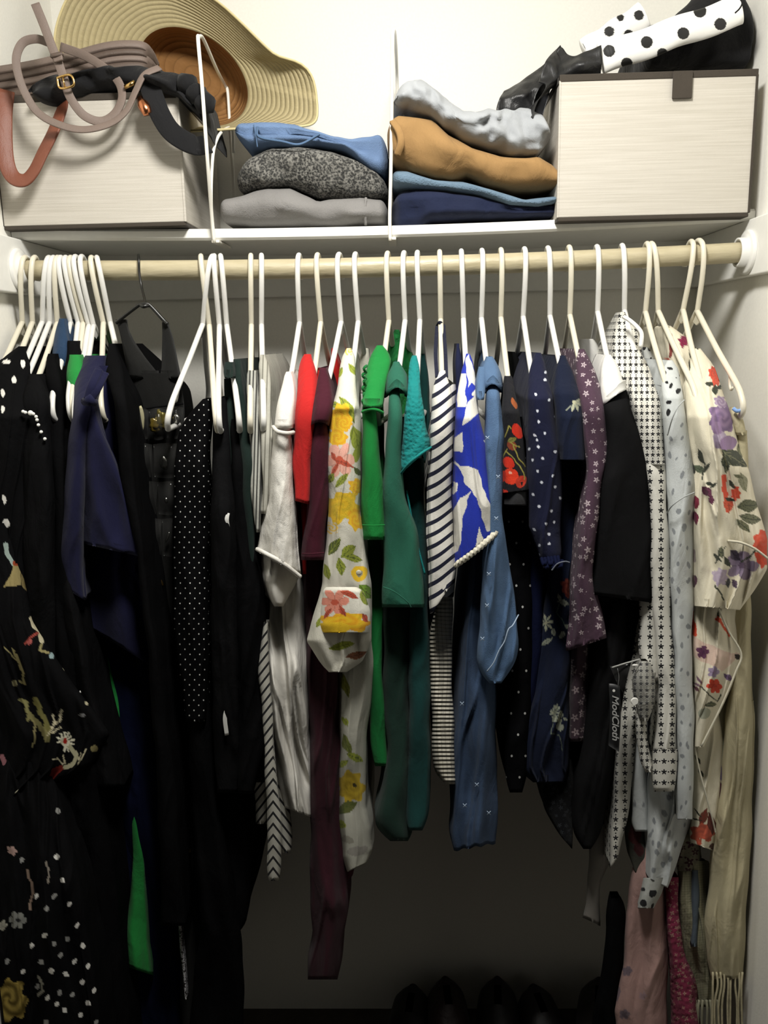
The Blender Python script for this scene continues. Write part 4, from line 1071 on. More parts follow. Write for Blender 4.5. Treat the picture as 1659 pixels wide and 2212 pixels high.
t = garment('burgundy_dress', 'long burgundy dress reaching lowest in the middle of the rail', 'dress',
    [('shoulder', [(794,691,704),(830,684,717),(880,677,722),(912,672,708)], BUR, dict(seed=37, arch=8, yb=1.42, folds=2, off=.010)),
     ('sleeve', [(912,677,706,1.242),(930,672,712,1.238),(1025,669,711,1.235),(1150,658,703,1.235),(1210,652,701,1.235)], BUR, dict(seed=38, yb=1.31, folds=3)),
     ('body', [(1000,672,712,1.33),(1200,655,712,1.30),(1300,655,722,1.29),(1450,664,736,1.28),(1650,669,737,1.28),(1800,670,738,1.28),(1886,670,750,1.28),(1955,672,754,1.28),(1990,673,749,1.28),(2046,674,738,1.28),(2080,666,734,1.28),(2116,665,727,1.28)], fabric('burgundy_shaded', h('2e0815'), wr=.4, tone=.12), dict(seed=39, folds=5, nf=40, amp=.009)),  # darker copy of the burgundy; shade low on the dress put into its colour
     ('belt_end', [(1872,728,768,1.31),(1895,730,760,1.31),(1910,732,742,1.31)], BUR, dict(seed=40, yb=1.34))])
strip('sleeve_hem', [(653,1196,1.240),(675,1196,1.226),(700,1194,1.235)], .0012, BUR, t)
YEL, YE2, RDD, OLV, DOL = h('e0b72a'), h('d99f22'), h('b4503a'), h('8c9636'), h('4f5a24')
WF = h('cbc8ba')
pr = Print(WF)
pr.rose(753,757,13,YEL,WF).leaf(729,806,16,9,OLV,-50).leaf(764,800,18,8,OLV,50).leaf(750,885,34,12,OLV,60,DOL).leaf(720,872,12,7,OLV,0,DOL)
pr.rose(733,905,30,YE2,YEL,1.3).rose(728,944,24,YEL,YE2).rose(745,915,18,YEL,YE2).leaf(770,948,30,15,OLV,80).e(772,980,9,20,OLV,20)
pr.fl(734,994,34,6,h('dba493'),RDD,.3,1.15); pr.leaf(745,1002,22,6,RDD,25).leaf(722,1012,18,5,RDD,120).leaf(722,985,12,5,RDD,60)
pr.leaf(714,1032,14,8,OLV,-60,DOL).leaf(738,1038,20,9,OLV,-50,DOL).rose(772,1050,20,YEL,YE2).leaf(772,1018,14,6,DOL,40)
pr.rose(738,1096,44,YEL,h('c9ab2a'),.85).rose(715,1140,20,YEL,WF,.7).rose(770,1120,20,YEL,YE2,1.4)
pr.leaf(722,1180,22,11,DOL,-60,OLV).leaf(753,1192,22,12,OLV,-40,DOL).leaf(735,1224,22,9,OLV,80,DOL).leaf(705,1235,18,8,OLV,70).e(776,1238,18,17,YEL).e(776,1238,7,7,h('8d8a74')).leaf(762,1205,22,9,OLV,10,DOL)
pr.leaf(790,1278,22,14,h('6d8f2e'),50,DOL).rose(775,1340,26,YEL,YE2).leaf(740,1395,30,9,OLV,-10).leaf(690,1345,14,6,OLV,-60).leaf(770,1415,26,8,h('8a5a40'),-15)
pr2 = Print(h('d8d5c8'))
pr2.rose(745,1345,60,h('efc42a'),h('eaa821'),.42).e(720,1357,34,14,h('efc42a')).fl(722,1300,32,6,h('d98a75'),RDD,.1,.9).leaf(755,1285,22,7,RDD,20).leaf(708,1325,16,5,RDD,120).leaf(740,1320,16,5,RDD,60).leaf(788,1290,20,11,OLV,70,DOL).leaf(790,1335,12,6,RDD,60)
pr3 = Print(h('a9a89c'))  # duller whites and yellows: shade on the lower shirt painted into the print
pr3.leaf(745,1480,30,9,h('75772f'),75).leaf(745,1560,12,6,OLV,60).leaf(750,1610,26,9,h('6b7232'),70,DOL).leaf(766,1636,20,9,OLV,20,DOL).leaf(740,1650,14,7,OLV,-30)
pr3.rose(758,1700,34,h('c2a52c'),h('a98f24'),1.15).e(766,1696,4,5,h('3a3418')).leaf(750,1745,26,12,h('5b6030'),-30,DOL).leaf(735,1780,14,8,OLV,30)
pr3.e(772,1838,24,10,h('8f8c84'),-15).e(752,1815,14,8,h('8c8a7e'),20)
FM = fabric('yellow_floral_cotton', None, attr=True, tone=0, wr=.35)
t = garment('floral_shirt', 'white shirt with large yellow roses and green leaves, sleeve cuff turned up', 'shirt',
    [('shoulder', [(752,749,759),(770,740,768),(800,733,768),(830,728,769),(880,716,776),(900,712,778)], FM, dict(seed=41, yb=1.42, printf=pr, step=2, nf=70, folds=2, amp=.004)),
     ('sleeve', [(896,712,778,1.237),(960,706,780,1.235),(1030,706,780,1.232),(1110,709,778,1.23),(1190,704,788,1.228),(1260,695,800,1.226),(1330,676,804,1.226),(1385,662,800,1.226),(1430,694,780,1.23),(1452,712,748,1.23)], FM, dict(seed=42, yb=1.31, printf=pr, step=2, nf=89, folds=3, amp=.006)),
     ('turned_cuff', [(1268,704,772,1.214),(1276,698,786,1.210),(1320,693,800,1.208),(1350,690,800,1.208),(1367,693,796,1.210)], FM, dict(seed=43, yb=1.25, printf=pr2, step=2, nf=70, amp=.002, wob=.5)),
     ('body', [(1000,716,782,1.33),(1400,722,815,1.30),(1450,730,808,1.285),(1566,731,796,1.28),(1657,732,790,1.28),(1749,733,790,1.28),(1800,735,803,1.28),(1850,738,807,1.28),(1878,750,792,1.28)], FM, dict(seed=44, printf=pr3, step=3, nf=78, folds=3, amp=.007, hem=(6,-14))),
     ('back_shoulder', [(752,786,794,1.52,1.60),(790,772,800,1.52,1.6),(850,772,800,1.52,1.6)], FM, dict(seed=45, printf=pr, step=3))])
o = blob('cuff_button', None, 775, 1237, 1.222, .0045, .0045, plain('pearl_button', h('b9b5a0'), .3), None, .0015, None, 2, 0)
o.parent = t
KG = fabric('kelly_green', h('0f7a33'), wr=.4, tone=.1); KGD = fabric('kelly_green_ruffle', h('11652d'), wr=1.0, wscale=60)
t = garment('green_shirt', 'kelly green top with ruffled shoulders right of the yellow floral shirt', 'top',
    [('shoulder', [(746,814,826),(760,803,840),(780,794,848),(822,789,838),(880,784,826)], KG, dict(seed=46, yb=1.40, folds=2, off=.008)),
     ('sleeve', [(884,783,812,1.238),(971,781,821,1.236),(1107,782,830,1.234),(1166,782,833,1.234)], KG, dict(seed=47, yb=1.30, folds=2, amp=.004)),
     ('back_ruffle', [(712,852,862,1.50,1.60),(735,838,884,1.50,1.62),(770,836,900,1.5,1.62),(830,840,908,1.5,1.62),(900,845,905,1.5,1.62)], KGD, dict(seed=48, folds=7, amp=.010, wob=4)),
     ('body', [(820,790,830,1.36),(1200,790,828,1.32),(1450,803,826,1.30),(1589,797,834,1.30),(1655,812,840,1.30)], fabric('kelly_green_shaded', h('0c6a2f'), wr=.4), dict(seed=49))])  # kelly green darkened; shade under the sleeve is in the colour
strip('cuff_seam', [(783,890,1.240),(800,884,1.226),(815,886,1.228),(827,892,1.24)], .0026, KG, t)
for i in range(7): strip('shoulder_frill', [(792-i*.8,790+i*14,1.27),(786-(i%2)*3,796+i*14,1.262),(790-i*.8,804+i*14,1.268)], .0022, KGD, t, 8)
strip('sleeve_hem', [(783,1134,1.238),(806,1135,1.224),(831,1134,1.236)], .0010, KG, t)
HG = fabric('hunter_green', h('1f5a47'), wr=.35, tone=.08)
HGD = fabric('hunter_green_shaded', h('112d24'), wr=.4)  # hunter green again, darkened to carry the light falloff lower down
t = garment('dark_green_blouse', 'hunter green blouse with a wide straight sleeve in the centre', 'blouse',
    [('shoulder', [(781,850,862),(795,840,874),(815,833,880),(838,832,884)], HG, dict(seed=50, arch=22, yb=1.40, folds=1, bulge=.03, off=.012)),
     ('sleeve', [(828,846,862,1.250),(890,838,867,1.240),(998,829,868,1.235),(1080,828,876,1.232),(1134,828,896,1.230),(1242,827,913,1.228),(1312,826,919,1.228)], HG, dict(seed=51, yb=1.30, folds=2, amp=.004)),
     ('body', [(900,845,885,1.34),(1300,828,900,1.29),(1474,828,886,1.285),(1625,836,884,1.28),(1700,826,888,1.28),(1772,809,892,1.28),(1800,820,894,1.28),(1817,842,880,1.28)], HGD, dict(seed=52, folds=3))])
strip('sleeve_crease', [(828,1268,1.232),(850,1277,1.224),(878,1298,1.224),(888,1312,1.228)], .0010, HG, t)
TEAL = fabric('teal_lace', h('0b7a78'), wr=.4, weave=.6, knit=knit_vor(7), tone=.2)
TED = fabric('teal_shaded', h('083836'), wr=.4)  # dark teal; shade below and behind the cap sleeve painted in
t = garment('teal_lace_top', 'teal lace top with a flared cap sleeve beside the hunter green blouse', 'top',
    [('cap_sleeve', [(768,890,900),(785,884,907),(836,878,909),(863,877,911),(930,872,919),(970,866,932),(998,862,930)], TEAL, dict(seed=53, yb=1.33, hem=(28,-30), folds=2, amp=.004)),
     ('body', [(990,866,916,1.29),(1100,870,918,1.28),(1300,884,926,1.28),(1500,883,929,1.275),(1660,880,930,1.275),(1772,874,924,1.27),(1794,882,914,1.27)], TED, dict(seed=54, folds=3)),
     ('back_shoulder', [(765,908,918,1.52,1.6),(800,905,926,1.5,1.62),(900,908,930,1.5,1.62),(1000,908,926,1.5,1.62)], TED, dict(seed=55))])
strip('sleeve_edge', [(862,1028,1.25),(885,1000,1.222),(912,978,1.222),(932,966,1.25)], .0022, TEAL, t)
strip('side_seam', [(878,1060,1.27),(884,1090,1.262),(893,1140,1.262),(905,1190,1.262),(918,1240,1.262)], .0016, TEAL, t)
NST = fabric('navy_stripe_jersey', None, pattern=pat_stripe(27, .36, .62, h('d6d3cb'), h('15182c'), 3), tone=0, wr=.3)
t = garment('striped_shirt', 'white top with bold navy diagonal stripes hanging at the centre right', 'top',
    [('sleeve', [(800,950,962),(815,943,969),(850,934,977),(930,930,978),(1025,926,976),(1160,925,977),(1256,928,986),(1290,930,980)], NST, dict(seed=56, yb=1.29, hem=(36,-30), folds=2, amp=.007, nf=40)),
     ('body', [(830,968,984,1.31),(930,930,984,1.30),(1060,920,986,1.29),(1200,920,988,1.29),(1290,924,980,1.29)], NST, dict(seed=57, folds=3, nf=30, amp=.008))])
navt = fabric('navy_trim', h('15182c'))
band('hanger_loop', [(944,815,1.30),(941,760,1.36),(944,705,1.44)], .006, navt, t, .002); band('hanger_loop', [(964,815,1.30),(962,760,1.36),(958,702,1.44)], .006, navt, t, .002)
band('hanger_loop', [(944,706,1.45),(950,697,1.43),(958,704,1.45)], .006, navt, t, .002, 12)
garment('gauze_shirt', 'off-white crinkled gauze shirt hanging below the navy striped top', 'shirt',
    [('body', [(1180,945,974,1.32),(1265,944,976,1.31),(1330,934,977,1.30),(1405,925,977,1.295),(1516,930,978,1.29),(1643,935,983,1.29),(1676,941,984,1.29),(1694,964,985,1.29)], fabric('crinkle_gauze', None, pattern=pat_check(9, h('c6c1b2'), h('9c9889')), tone=0, wr=.6, knit=knit_rows(9)), dict(seed=58, folds=4, amp=.004, nf=30))])
BLU = h('1c2f9e'); WH = h('d8d5cc')
pr = Print(BLU)
pr.poly([(1008,772),(1014,764),(1024,800),(1030,860),(1016,852),(1006,800)], WH).poly([(990,806),(1006,806),(1008,876),(985,880),(990,845)], WH)
pr.poly([(1006,852),(1018,826),(1032,838),(1020,850),(1012,872)], BLU)
pr.poly([(1003,888),(1010,868),(1034,852),(1036,892),(1018,908),(1001,918)], WH).poly([(978,948),(998,932),(1000,975),(978,976)], WH)
pr.poly([(992,1006),(1010,1005),(1032,1018),(1044,1050),(1060,1098),(1064,1142),(1052,1148),(1040,1110),(1022,1062),(1003,1040)], WH)
pr.poly([(1044,952),(1056,980),(1064,1030),(1056,1050),(1064,1080),(1068,1110),(1060,1150),(1072,1160),(1090,1160),(1090,950)], WH)
pr.poly([(1054,1046),(1062,1030),(1070,1060),(1072,1092),(1064,1120),(1062,1080)], BLU)
pr.poly([(1021,1060),(1008,1080),(999,1130),(992,1190),(980,1200),(970,1180),(976,1110),(992,1076)], WH).poly([(1034,1138),(1026,1186),(1044,1170)], WH).poly([(984,996),(996,1010),(994,1016),(982,1002)], WH).poly([(980,1042),(990,1044),(990,1060),(980,1070)], WH)
t = garment('geometric_print_top', 'cobalt blue and white graphic print top with scalloped lace hem', 'top',
    [('sleeve', [(764,1007,1014),(780,1003,1021),(800,997,1025),(849,990,1031),(903,983,1038),(971,980,1051),(1053,981,1065),(1093,980,1071),(1140,979,1073),(1184,980,1072)], fabric('graphic_cotton', None, attr=True, tone=0, wr=.3), dict(seed=59, yb=1.33, printf=pr, step=2, nf=98, hem=(34,-38), folds=2, amp=.006)),
     ('back_shoulder', [(742,986,992,1.52,1.6),(790,984,1000,1.5,1.62),(850,986,1000,1.5,1.62),(950,986,1000,1.5,1.62)], fabric('graphic_back', h('1a2040')), dict(seed=60))])
lace = fabric('ecru_lace', h('cfcab8'), wr=.6)
pts = []; 
for i in range(25):
    g = i/24; pts.append((983+89*g, 1220-72*g+(4 if i % 2 else -1)+4*math.sin(g*3), 1.236-.018*math.sin(g*math.pi)))
strip('scalloped_lace', pts, .0040, lace, t, 120)
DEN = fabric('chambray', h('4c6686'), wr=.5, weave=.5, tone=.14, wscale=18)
DED = fabric('chambray_shaded', h('33455f'), wr=.7, weave=.5, tone=.14, wscale=18)  # shaded copy of chambray, the weaker light lower down put into its colour
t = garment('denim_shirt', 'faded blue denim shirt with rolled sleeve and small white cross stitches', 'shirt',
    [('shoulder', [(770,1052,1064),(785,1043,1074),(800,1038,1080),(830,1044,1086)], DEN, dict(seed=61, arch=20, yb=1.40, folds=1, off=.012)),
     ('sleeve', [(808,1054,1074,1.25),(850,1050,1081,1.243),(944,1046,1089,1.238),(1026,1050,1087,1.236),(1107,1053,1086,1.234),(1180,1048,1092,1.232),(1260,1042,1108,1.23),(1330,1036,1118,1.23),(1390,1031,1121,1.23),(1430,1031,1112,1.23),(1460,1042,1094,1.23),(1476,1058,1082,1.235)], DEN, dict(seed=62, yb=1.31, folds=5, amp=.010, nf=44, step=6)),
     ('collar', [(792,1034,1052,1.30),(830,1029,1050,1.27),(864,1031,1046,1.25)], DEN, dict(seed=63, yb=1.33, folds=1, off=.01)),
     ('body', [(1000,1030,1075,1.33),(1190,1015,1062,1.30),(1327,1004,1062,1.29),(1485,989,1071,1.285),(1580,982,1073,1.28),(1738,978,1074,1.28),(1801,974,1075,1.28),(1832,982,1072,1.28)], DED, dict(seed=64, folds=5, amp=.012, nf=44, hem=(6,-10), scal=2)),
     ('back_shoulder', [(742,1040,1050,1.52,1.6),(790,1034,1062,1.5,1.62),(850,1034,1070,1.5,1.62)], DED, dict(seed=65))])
pale = fabric('pale_stitch', h('9fb0c4'))
strip('sleeve_seam', [(1120,1328,1.24),(1108,1350,1.222),(1098,1360,1.219),(1090,1385,1.218),(1078,1405,1.217),(1066,1432,1.217),(1052,1450,1.222)], .0010, pale, t, 60)
for x, y, Y in ((1053,946,1.228),(1076,1030,1.224),(1056,1240,1.216),(1052,1308,1.215),(1042,1380,1.216),(1072,1120,1.222),(998,1520,1.27),(1030,1695,1.268),(1004,1740,1.268),(1056,1756,1.268)):
    multi('cross_stitch', [tube_geo([P(x-4,y-4,Y), P(x+4,y+4,Y)], .0006, 5), tube_geo([P(x+4,y-4,Y), P(x-4,y+4,Y)], .0006, 5)], pale, t)
# ---- right of centre
pr = Print(h('19191d')); CH = h('c4301f')
pr.e(1118,930,11,17,CH,-20).e(1105,962,12,9,h('7a3a26'),20).e(1099,1000,13,12,CH).e(1103,1029,17,17,h('cf3a22')).e(1126,1040,12,13,h('a83222')).e(1090,1064,8,5,CH).e(1100,1022,4,3,h('dfa08a')).e(1086,1030,6,12,CH).e(1110,870,5,12,h('8a4a28'),-15)
for q in ([(1090,945),(1100,920),(1104,925)], [(1108,960),(1120,985),(1134,1008)], [(1094,975),(1112,990),(1130,1020),(1132,1035)], [(1098,955),(1122,964)], [(1088,990),(1096,972)]): pr.st(q, 1.3, h('8c8440'))
pr.leaf(1104,950,12,5,h('77763c'),-30)
DOTB = fabric('black_sparse_dots', None, pattern=pat_dots(30, 46, 2.3, h('0b0b0d'), h('b5b5b2'), jit=.2), tone=0, spec=.03, sheen=0)
garment('cherry_print_top', 'black short-sleeved top printed with red cherries', 'top',
    [('sleeve', [(812,1092,1104),(841,1089,1110),(890,1087,1124),(944,1086,1130),(998,1086,1135),(1066,1086,1141)], fabric('cherry_cotton', None, attr=True, tone=0, spec=.15, sheen=.02), dict(seed=70, yb=1.32, printf=pr, step=2, nf=84, folds=2, hem=(0,-8), amp=.004)),
     ('sleeve_band', [(1062,1087,1140,1.24),(1092,1088,1139,1.24)], fabric('charcoal_band', h('1f1f21')), dict(seed=71, yb=1.31, wob=0)),
     ('body', [(900,1090,1130,1.34),(1080,1082,1146,1.30),(1300,1096,1150,1.29),(1500,1098,1150,1.285),(1640,1090,1140,1.28),(1690,1094,1136,1.28),(1712,1100,1130,1.28)], DOTB, dict(seed=72, folds=4)),
     ('back_shoulder', [(760,1104,1112,1.5,1.6),(800,1108,1134,1.5,1.62),(900,1110,1140,1.5,1.62)], BLK, dict(seed=73))])
pr = Print(h('15182f'))
for x, y in ((775,1164),(828,1208),(890,1154),(865,1176),(925,1158),(975,1163),(1065,1174),(1000,1144),(1085,1151),(1020,1200),(1170,1160),(1210,1193),(1255,1170),(1300,1200),(1360,1153),(1390,1209),(1450,1164),(1490,1192),(1580,1199),(1585,1180),(1670,1184),(1750,1187),(1760,1165),(1830,1165),(605,1186),(440,1177),(380,1177),(740,1201),(1640,1153),(690,1160),(560,1158)):
    pr.e(y if y > 1100 else y, 700+x*.2713, 3.1, 3.1, h('c9cdd8'))
NVY = fabric('navy_print_crepe', None, attr=True, tone=0, spec=.12, sheen=.03)
t = garment('navy_dotted_blouse', 'navy blouse with small white dots and a ruffled cuff', 'blouse',
    [('shoulder', [(762,1156,1168),(780,1150,1176),(800,1146,1182)], NVY, dict(seed=74, yb=1.42, printf=pr, folds=1)),
     ('sleeve', [(795,1146,1180,1.25),(860,1138,1196,1.24),(971,1138,1208,1.236),(1080,1140,1213,1.235),(1140,1142,1213,1.235),(1196,1162,1212,1.235),(1228,1174,1204,1.24)], NVY, dict(seed=75, yb=1.30, printf=pr, step=2, nf=84, folds=3, amp=.006)),
     ('body', [(900,1150,1190,1.34),(1150,1146,1180,1.31),(1400,1140,1170,1.30),(1600,1122,1150,1.30)], NAVD, dict(seed=76))])
for k in range(6): strip('cuff_ruffle', [(1170+k*7,1206-k*1,1.24),(1175+k*7,1220+(k%2)*8,1.226),(1180+k*7,1210,1.236)], .0030, NAVD, t, 8)
strip('silver_trim', [(1192,1232,1.224),(1204,1218,1.221),(1220,1213,1.221),(1230,1215,1.224)], .0012, fabric('pale_embroidery', h('5f6470')), t)
pr = Print(h('11182c')); em = h('8e9384'); e2 = h('a9a88e')
def sprig(x, y, s=1.0, c=em, c2=e2, rot=0):
    for a in (-70, -30, 10, 50): pr.leaf(x+s*9*math.cos(math.radians(a+rot+60)), y+s*9*math.sin(math.radians(a+rot+60)), s*8, s*2.6, c, a+rot+60, c2)
    pr.e(x, y, 3*s, 3*s, c2)
sprig(1240,868,1.3); pr.st([(1222,885),(1232,875)], 1, em)
for k in range(7): a = k*.9; pr.leaf(1180+10*math.cos(a), 1344+11*math.sin(a), 9, 3, em, math.degrees(a), e2)
pr.leaf(1182,1385,14,5,em,-30).leaf(1195,1366,10,5,em,70).leaf(1214,1370,7,5,em,80).e(1180,1344,3,3,e2)
pr.rose(1228,1268,17,h('5b1f1c'),h('7c3a2c'),1.3).leaf(1216,1302,14,6,em,10).leaf(1208,1292,9,4,em,60).st([(1206,1305),(1204,1325),(1216,1340),(1222,1352)],1,h('49584e')).e(1210,1375,4,6,em).e(1224,1352,4,5,em)
for dx, dy in ((0,0),(8,14),(-6,10),(4,26),(-4,24)): pr.fl(1203+dx, 1530+dy, 8, 5, em, e2)
pr.e(1208,1572,8,8,em).st([(1196,1560),(1188,1585),(1210,1590),(1216,1620)], .9, h('586055')).leaf(1129,1584,6,2.5,e2,20).e(1222,1553,4,3,em)
t = garment('embroidered_blouse', 'deep navy blouse with pale embroidered flower sprigs', 'blouse',
    [('shoulder', [(768,1209,1222),(785,1203,1230),(810,1199,1242)], NVY, dict(seed=77, yb=1.42, printf=pr, folds=1)),
     ('sleeve', [(800,1199,1238,1.25),(850,1196,1252,1.243),(900,1200,1260,1.24),(960,1202,1264,1.238),(994,1206,1266,1.238)], NVY, dict(seed=78, yb=1.31, printf=pr, step=2, nf=84, folds=2, amp=.004)),
     ('body', [(960,1202,1262,1.32),(1200,1186,1248,1.30),(1370,1168,1236,1.29),(1500,1150,1232,1.285),(1600,1122,1230,1.28),(1660,1116,1226,1.28),(1690,1150,1218,1.28)], NVY, dict(seed=79, printf=pr, step=3, nf=84, folds=4, amp=.010))])
garment('dark_floral_skirt', 'near-black floral skirt hem dangling under the navy embroidered blouse', 'skirt',
    [('body', [(1640,1170,1236,1.31),(1700,1172,1240,1.31),(1740,1170,1238,1.31),(1790,1195,1240,1.31),(1820,1215,1236,1.31)], fabric('dark_floral', None, pattern=pat_floral(16, h('0d0e10'), h('2a2d30'), dens=.3), tone=0, spec=.1), dict(seed=80, hem=(-10,14)))])
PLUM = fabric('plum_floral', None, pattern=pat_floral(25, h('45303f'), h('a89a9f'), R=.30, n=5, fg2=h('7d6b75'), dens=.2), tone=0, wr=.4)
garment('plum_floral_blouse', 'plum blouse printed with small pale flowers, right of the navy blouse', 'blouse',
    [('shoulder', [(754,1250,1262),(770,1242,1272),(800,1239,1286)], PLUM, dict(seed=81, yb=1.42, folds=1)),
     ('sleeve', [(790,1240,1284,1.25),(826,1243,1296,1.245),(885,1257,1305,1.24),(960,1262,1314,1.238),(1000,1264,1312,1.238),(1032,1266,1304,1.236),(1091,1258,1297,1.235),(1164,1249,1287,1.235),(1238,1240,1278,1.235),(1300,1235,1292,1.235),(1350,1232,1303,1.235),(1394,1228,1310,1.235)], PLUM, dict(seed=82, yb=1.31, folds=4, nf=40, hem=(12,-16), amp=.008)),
     ('body', [(1000,1255,1300,1.33),(1300,1236,1280,1.30),(1422,1232,1272,1.29),(1520,1233,1268,1.285),(1602,1232,1261,1.285)], fabric('plum_shaded', None, pattern=pat_floral(25, h('33242d'), h('7d7072'), R=.36, fg2=h('5e4f50'), dens=.22), tone=0), dict(seed=83, amp=.009, folds=3))])  # same plum print in dimmer colours, shade painted in for the body
WHC = fabric('white_poplin', h('d9d8d3'), wr=.3)
BCK = fabric('black_sleeve', h('141415'), wr=.3, spec=.06, sheen=.0, tone=.1)
garment('colour_block_top', 'black top with white shoulder yoke and broad black sleeve', 'top',
    [('yoke', [(766,1308,1320,1.33),(778,1301,1334,1.31),(800,1298,1342,1.285),(830,1297,1350,1.27),(870,1300,1356,1.255)], WHC, dict(seed=84, yb=1.42, folds=1, amp=.002, off=.002, hem=(6,-34), arch=4)),
     ('sleeve', [(812,1300,1345),(826,1300,1350),(841,1300,1354),(870,1302,1360,1.244),(900,1303,1366,1.24),(944,1308,1388,1.238),(1003,1302,1403,1.235),(1091,1294,1409,1.232),(1164,1288,1410,1.23),(1238,1282,1410,1.23),(1290,1279,1408,1.23)], BCK, dict(seed=85, yb=1.32, folds=1, amp=.004, hem=(-6,12), top=(34,0))),
     ('back_yoke', [(732,1272,1284,1.5,1.6),(760,1272,1300,1.5,1.62),(820,1280,1310,1.5,1.62)], WHC, dict(seed=86, folds=1)),
     ('body', [(1000,1300,1380,1.33),(1280,1290,1396,1.29),(1406,1278,1370,1.28),(1516,1268,1344,1.275),(1675,1244,1322,1.27),(1740,1238,1308,1.27),(1786,1236,1300,1.27),(1818,1246,1290,1.27),(1834,1258,1278,1.27)], BCK, dict(seed=87, folds=3, amp=.009))])
STB, STF = h('cfcdc4'), h('17171a')
STAR = fabric('star_print_cotton', None, pattern=pat_stars(24, 21, 6.6, STB, STF), tone=0, wr=.3)
STAR2 = fabric('star_print_small', None, pattern=pat_stars(12, 15, 5.0, STB, STF), tone=0, wr=.5)
STARD = fabric('star_print_shaded', None, pattern=pat_stars(20, 20, 6.2, h('b5b3aa'), STF), tone=0, wr=.5)  # greyer star ground; shade on the shirt body put into the white
def pat_stars_h(px, py, R, bg, fg):
    def f(nt):
        u, v, _ = uvs(nt)
        fx = ((u/px).fr()-.5)*px; fy = ((v/py).fr()-.5)*py
        a = fx.at2(fy*-1.0); r = (fx*fx+fy*fy).sqrt(); st = r.lt((a*5.0).cos()*(R*.28)+R*.72)
        gx = (((u/px)+.5).fr()-.5)*px
        return mixc(nt, st.mx((gx*gx+fy*fy).sqrt().lt(R*.27)), bg, fg)
    return f
STARH = fabric('star_print_cuff', None, pattern=pat_stars_h(19, 23, 6.4, STB, STF), tone=0, wr=.3)
t = garment('star_print_shirt', 'white long-sleeved shirt covered in rows of black stars', 'shirt',
    [('collar', [(674,1340,1350,1.40,1.47),(700,1328,1372,1.37,1.50),(730,1318,1386,1.34,1.52),(760,1320,1385,1.32,1.53),(800,1326,1392,1.30,1.54),(860,1336,1396,1.30,1.54),(920,1350,1410,1.30,1.54)], STAR2, dict(seed=88, folds=3, amp=.008, nf=36)),
     ('sleeve', [(756,1360,1380,1.30),(780,1358,1396,1.28),(815,1358,1408,1.262),(865,1360,1426,1.25),(900,1366,1430,1.246),(944,1376,1434,1.242),(1003,1392,1438,1.24)], STAR2, dict(seed=89, yb=1.36, folds=3, amp=.007, nf=40, lip=False)),
     ('lower_sleeve', [(980,1386,1436,1.256),(1010,1394,1438,1.243),(1091,1403,1441,1.238),(1150,1406,1445,1.236),(1297,1407,1448,1.234),(1358,1412,1452,1.234),(1430,1420,1457,1.234),(1500,1424,1461,1.234),(1596,1412,1463,1.232),(1624,1410,1463,1.232)], STAR, dict(seed=90, yb=1.30, folds=3, amp=.006, nf=40)),
     ('cuff', [(1618,1410,1464,1.226),(1650,1409,1463,1.225),(1690,1408,1461,1.225),(1710,1414,1456,1.227)], STARH, dict(seed=91, yb=1.275, folds=1, amp=.001, wob=.4)),
     ('front_panel', [(1290,1380,1420,1.26),(1311,1379,1420,1.255),(1430,1383,1430,1.25),(1470,1390,1430,1.25)], STAR, dict(seed=92, yb=1.29)),
     ('body', [(1000,1390,1430,1.33),(1311,1382,1420,1.30),(1500,1345,1392,1.285),(1548,1338,1378,1.28),(1600,1334,1375,1.28),(1700,1328,1364,1.275),(1800,1320,1352,1.275),(1872,1319,1336,1.275)], STARD, dict(seed=93, folds=3, amp=.006, hem=(4,-20))),
     ('twisted_tie', [(1505,1378,1392,1.245),(1550,1374,1396,1.24),(1600,1376,1400,1.24),(1650,1384,1410,1.24),(1668,1396,1412,1.24)], STAR2, dict(seed=94, yb=1.262, amp=.003))])
for i, q in enumerate(([(1347,684,1.385),(1360,692,1.36),(1376,706,1.335),(1386,722,1.325),(1384,750,1.31)],)): ribbon('collar_edge', q, .006, .004, WHC, t, 24)
pouch = thing('spare_fabric_pouch', 'clear zip pouch holding star print fabric and a white button on the star shirt', 'pouch')
sheet('clear_sleeve', [[(1318,1440,1.235),(1350,1434,1.228),(1385,1425,1.235)], [(1335,1480,1.23),(1375,1470,1.215),(1405,1465,1.232)], [(1362,1520,1.235),(1395,1518,1.22),(1430,1506,1.238)]], clear, pouch, .006, 3, .0005, 16, 12)
band('zip_seal', [(1322,1442,1.226),(1350,1433,1.222),(1382,1424,1.226)], .0022, plain('zip_white', h('a9aaa6'), .3), pouch, .0014)
loft('folded_fabric', [(1428,1385,1400,1.228),(1450,1368,1412,1.222),(1490,1366,1418,1.22),(1530,1372,1412,1.222),(1558,1384,1400,1.228)], fabric('stars_faded', None, pattern=pat_stars(13, 14, 4.6, h('a5a49d'), h('3f3f42')), tone=0, wr=1), pouch, yb=1.245, seed=5, folds=4, amp=.004)
v_ = P(1371, 1515, 1.214)
bm = bmesh.new(); bmesh.ops.create_cone(bm, cap_ends=True, segments=24, radius1=.006, radius2=.0052, depth=.002, matrix=Matrix.Rotation(math.pi/2, 4, 'X')); me = bpy.data.meshes.new('button'); bm.to_mesh(me); bm.free()
o = link('button', me, whitep, pouch); o.location = v_
bm = bmesh.new(); bmesh.ops.create_uvsphere(bm, u_segments=16, v_segments=8, radius=.004); me = bpy.data.meshes.new('pouch_hole'); bm.to_mesh(me); bm.free()
o = link('tag_loop', me, whitep, pouch); o.location = P(1372, 1437, 1.222); o.scale = (1.2, .3, .5)
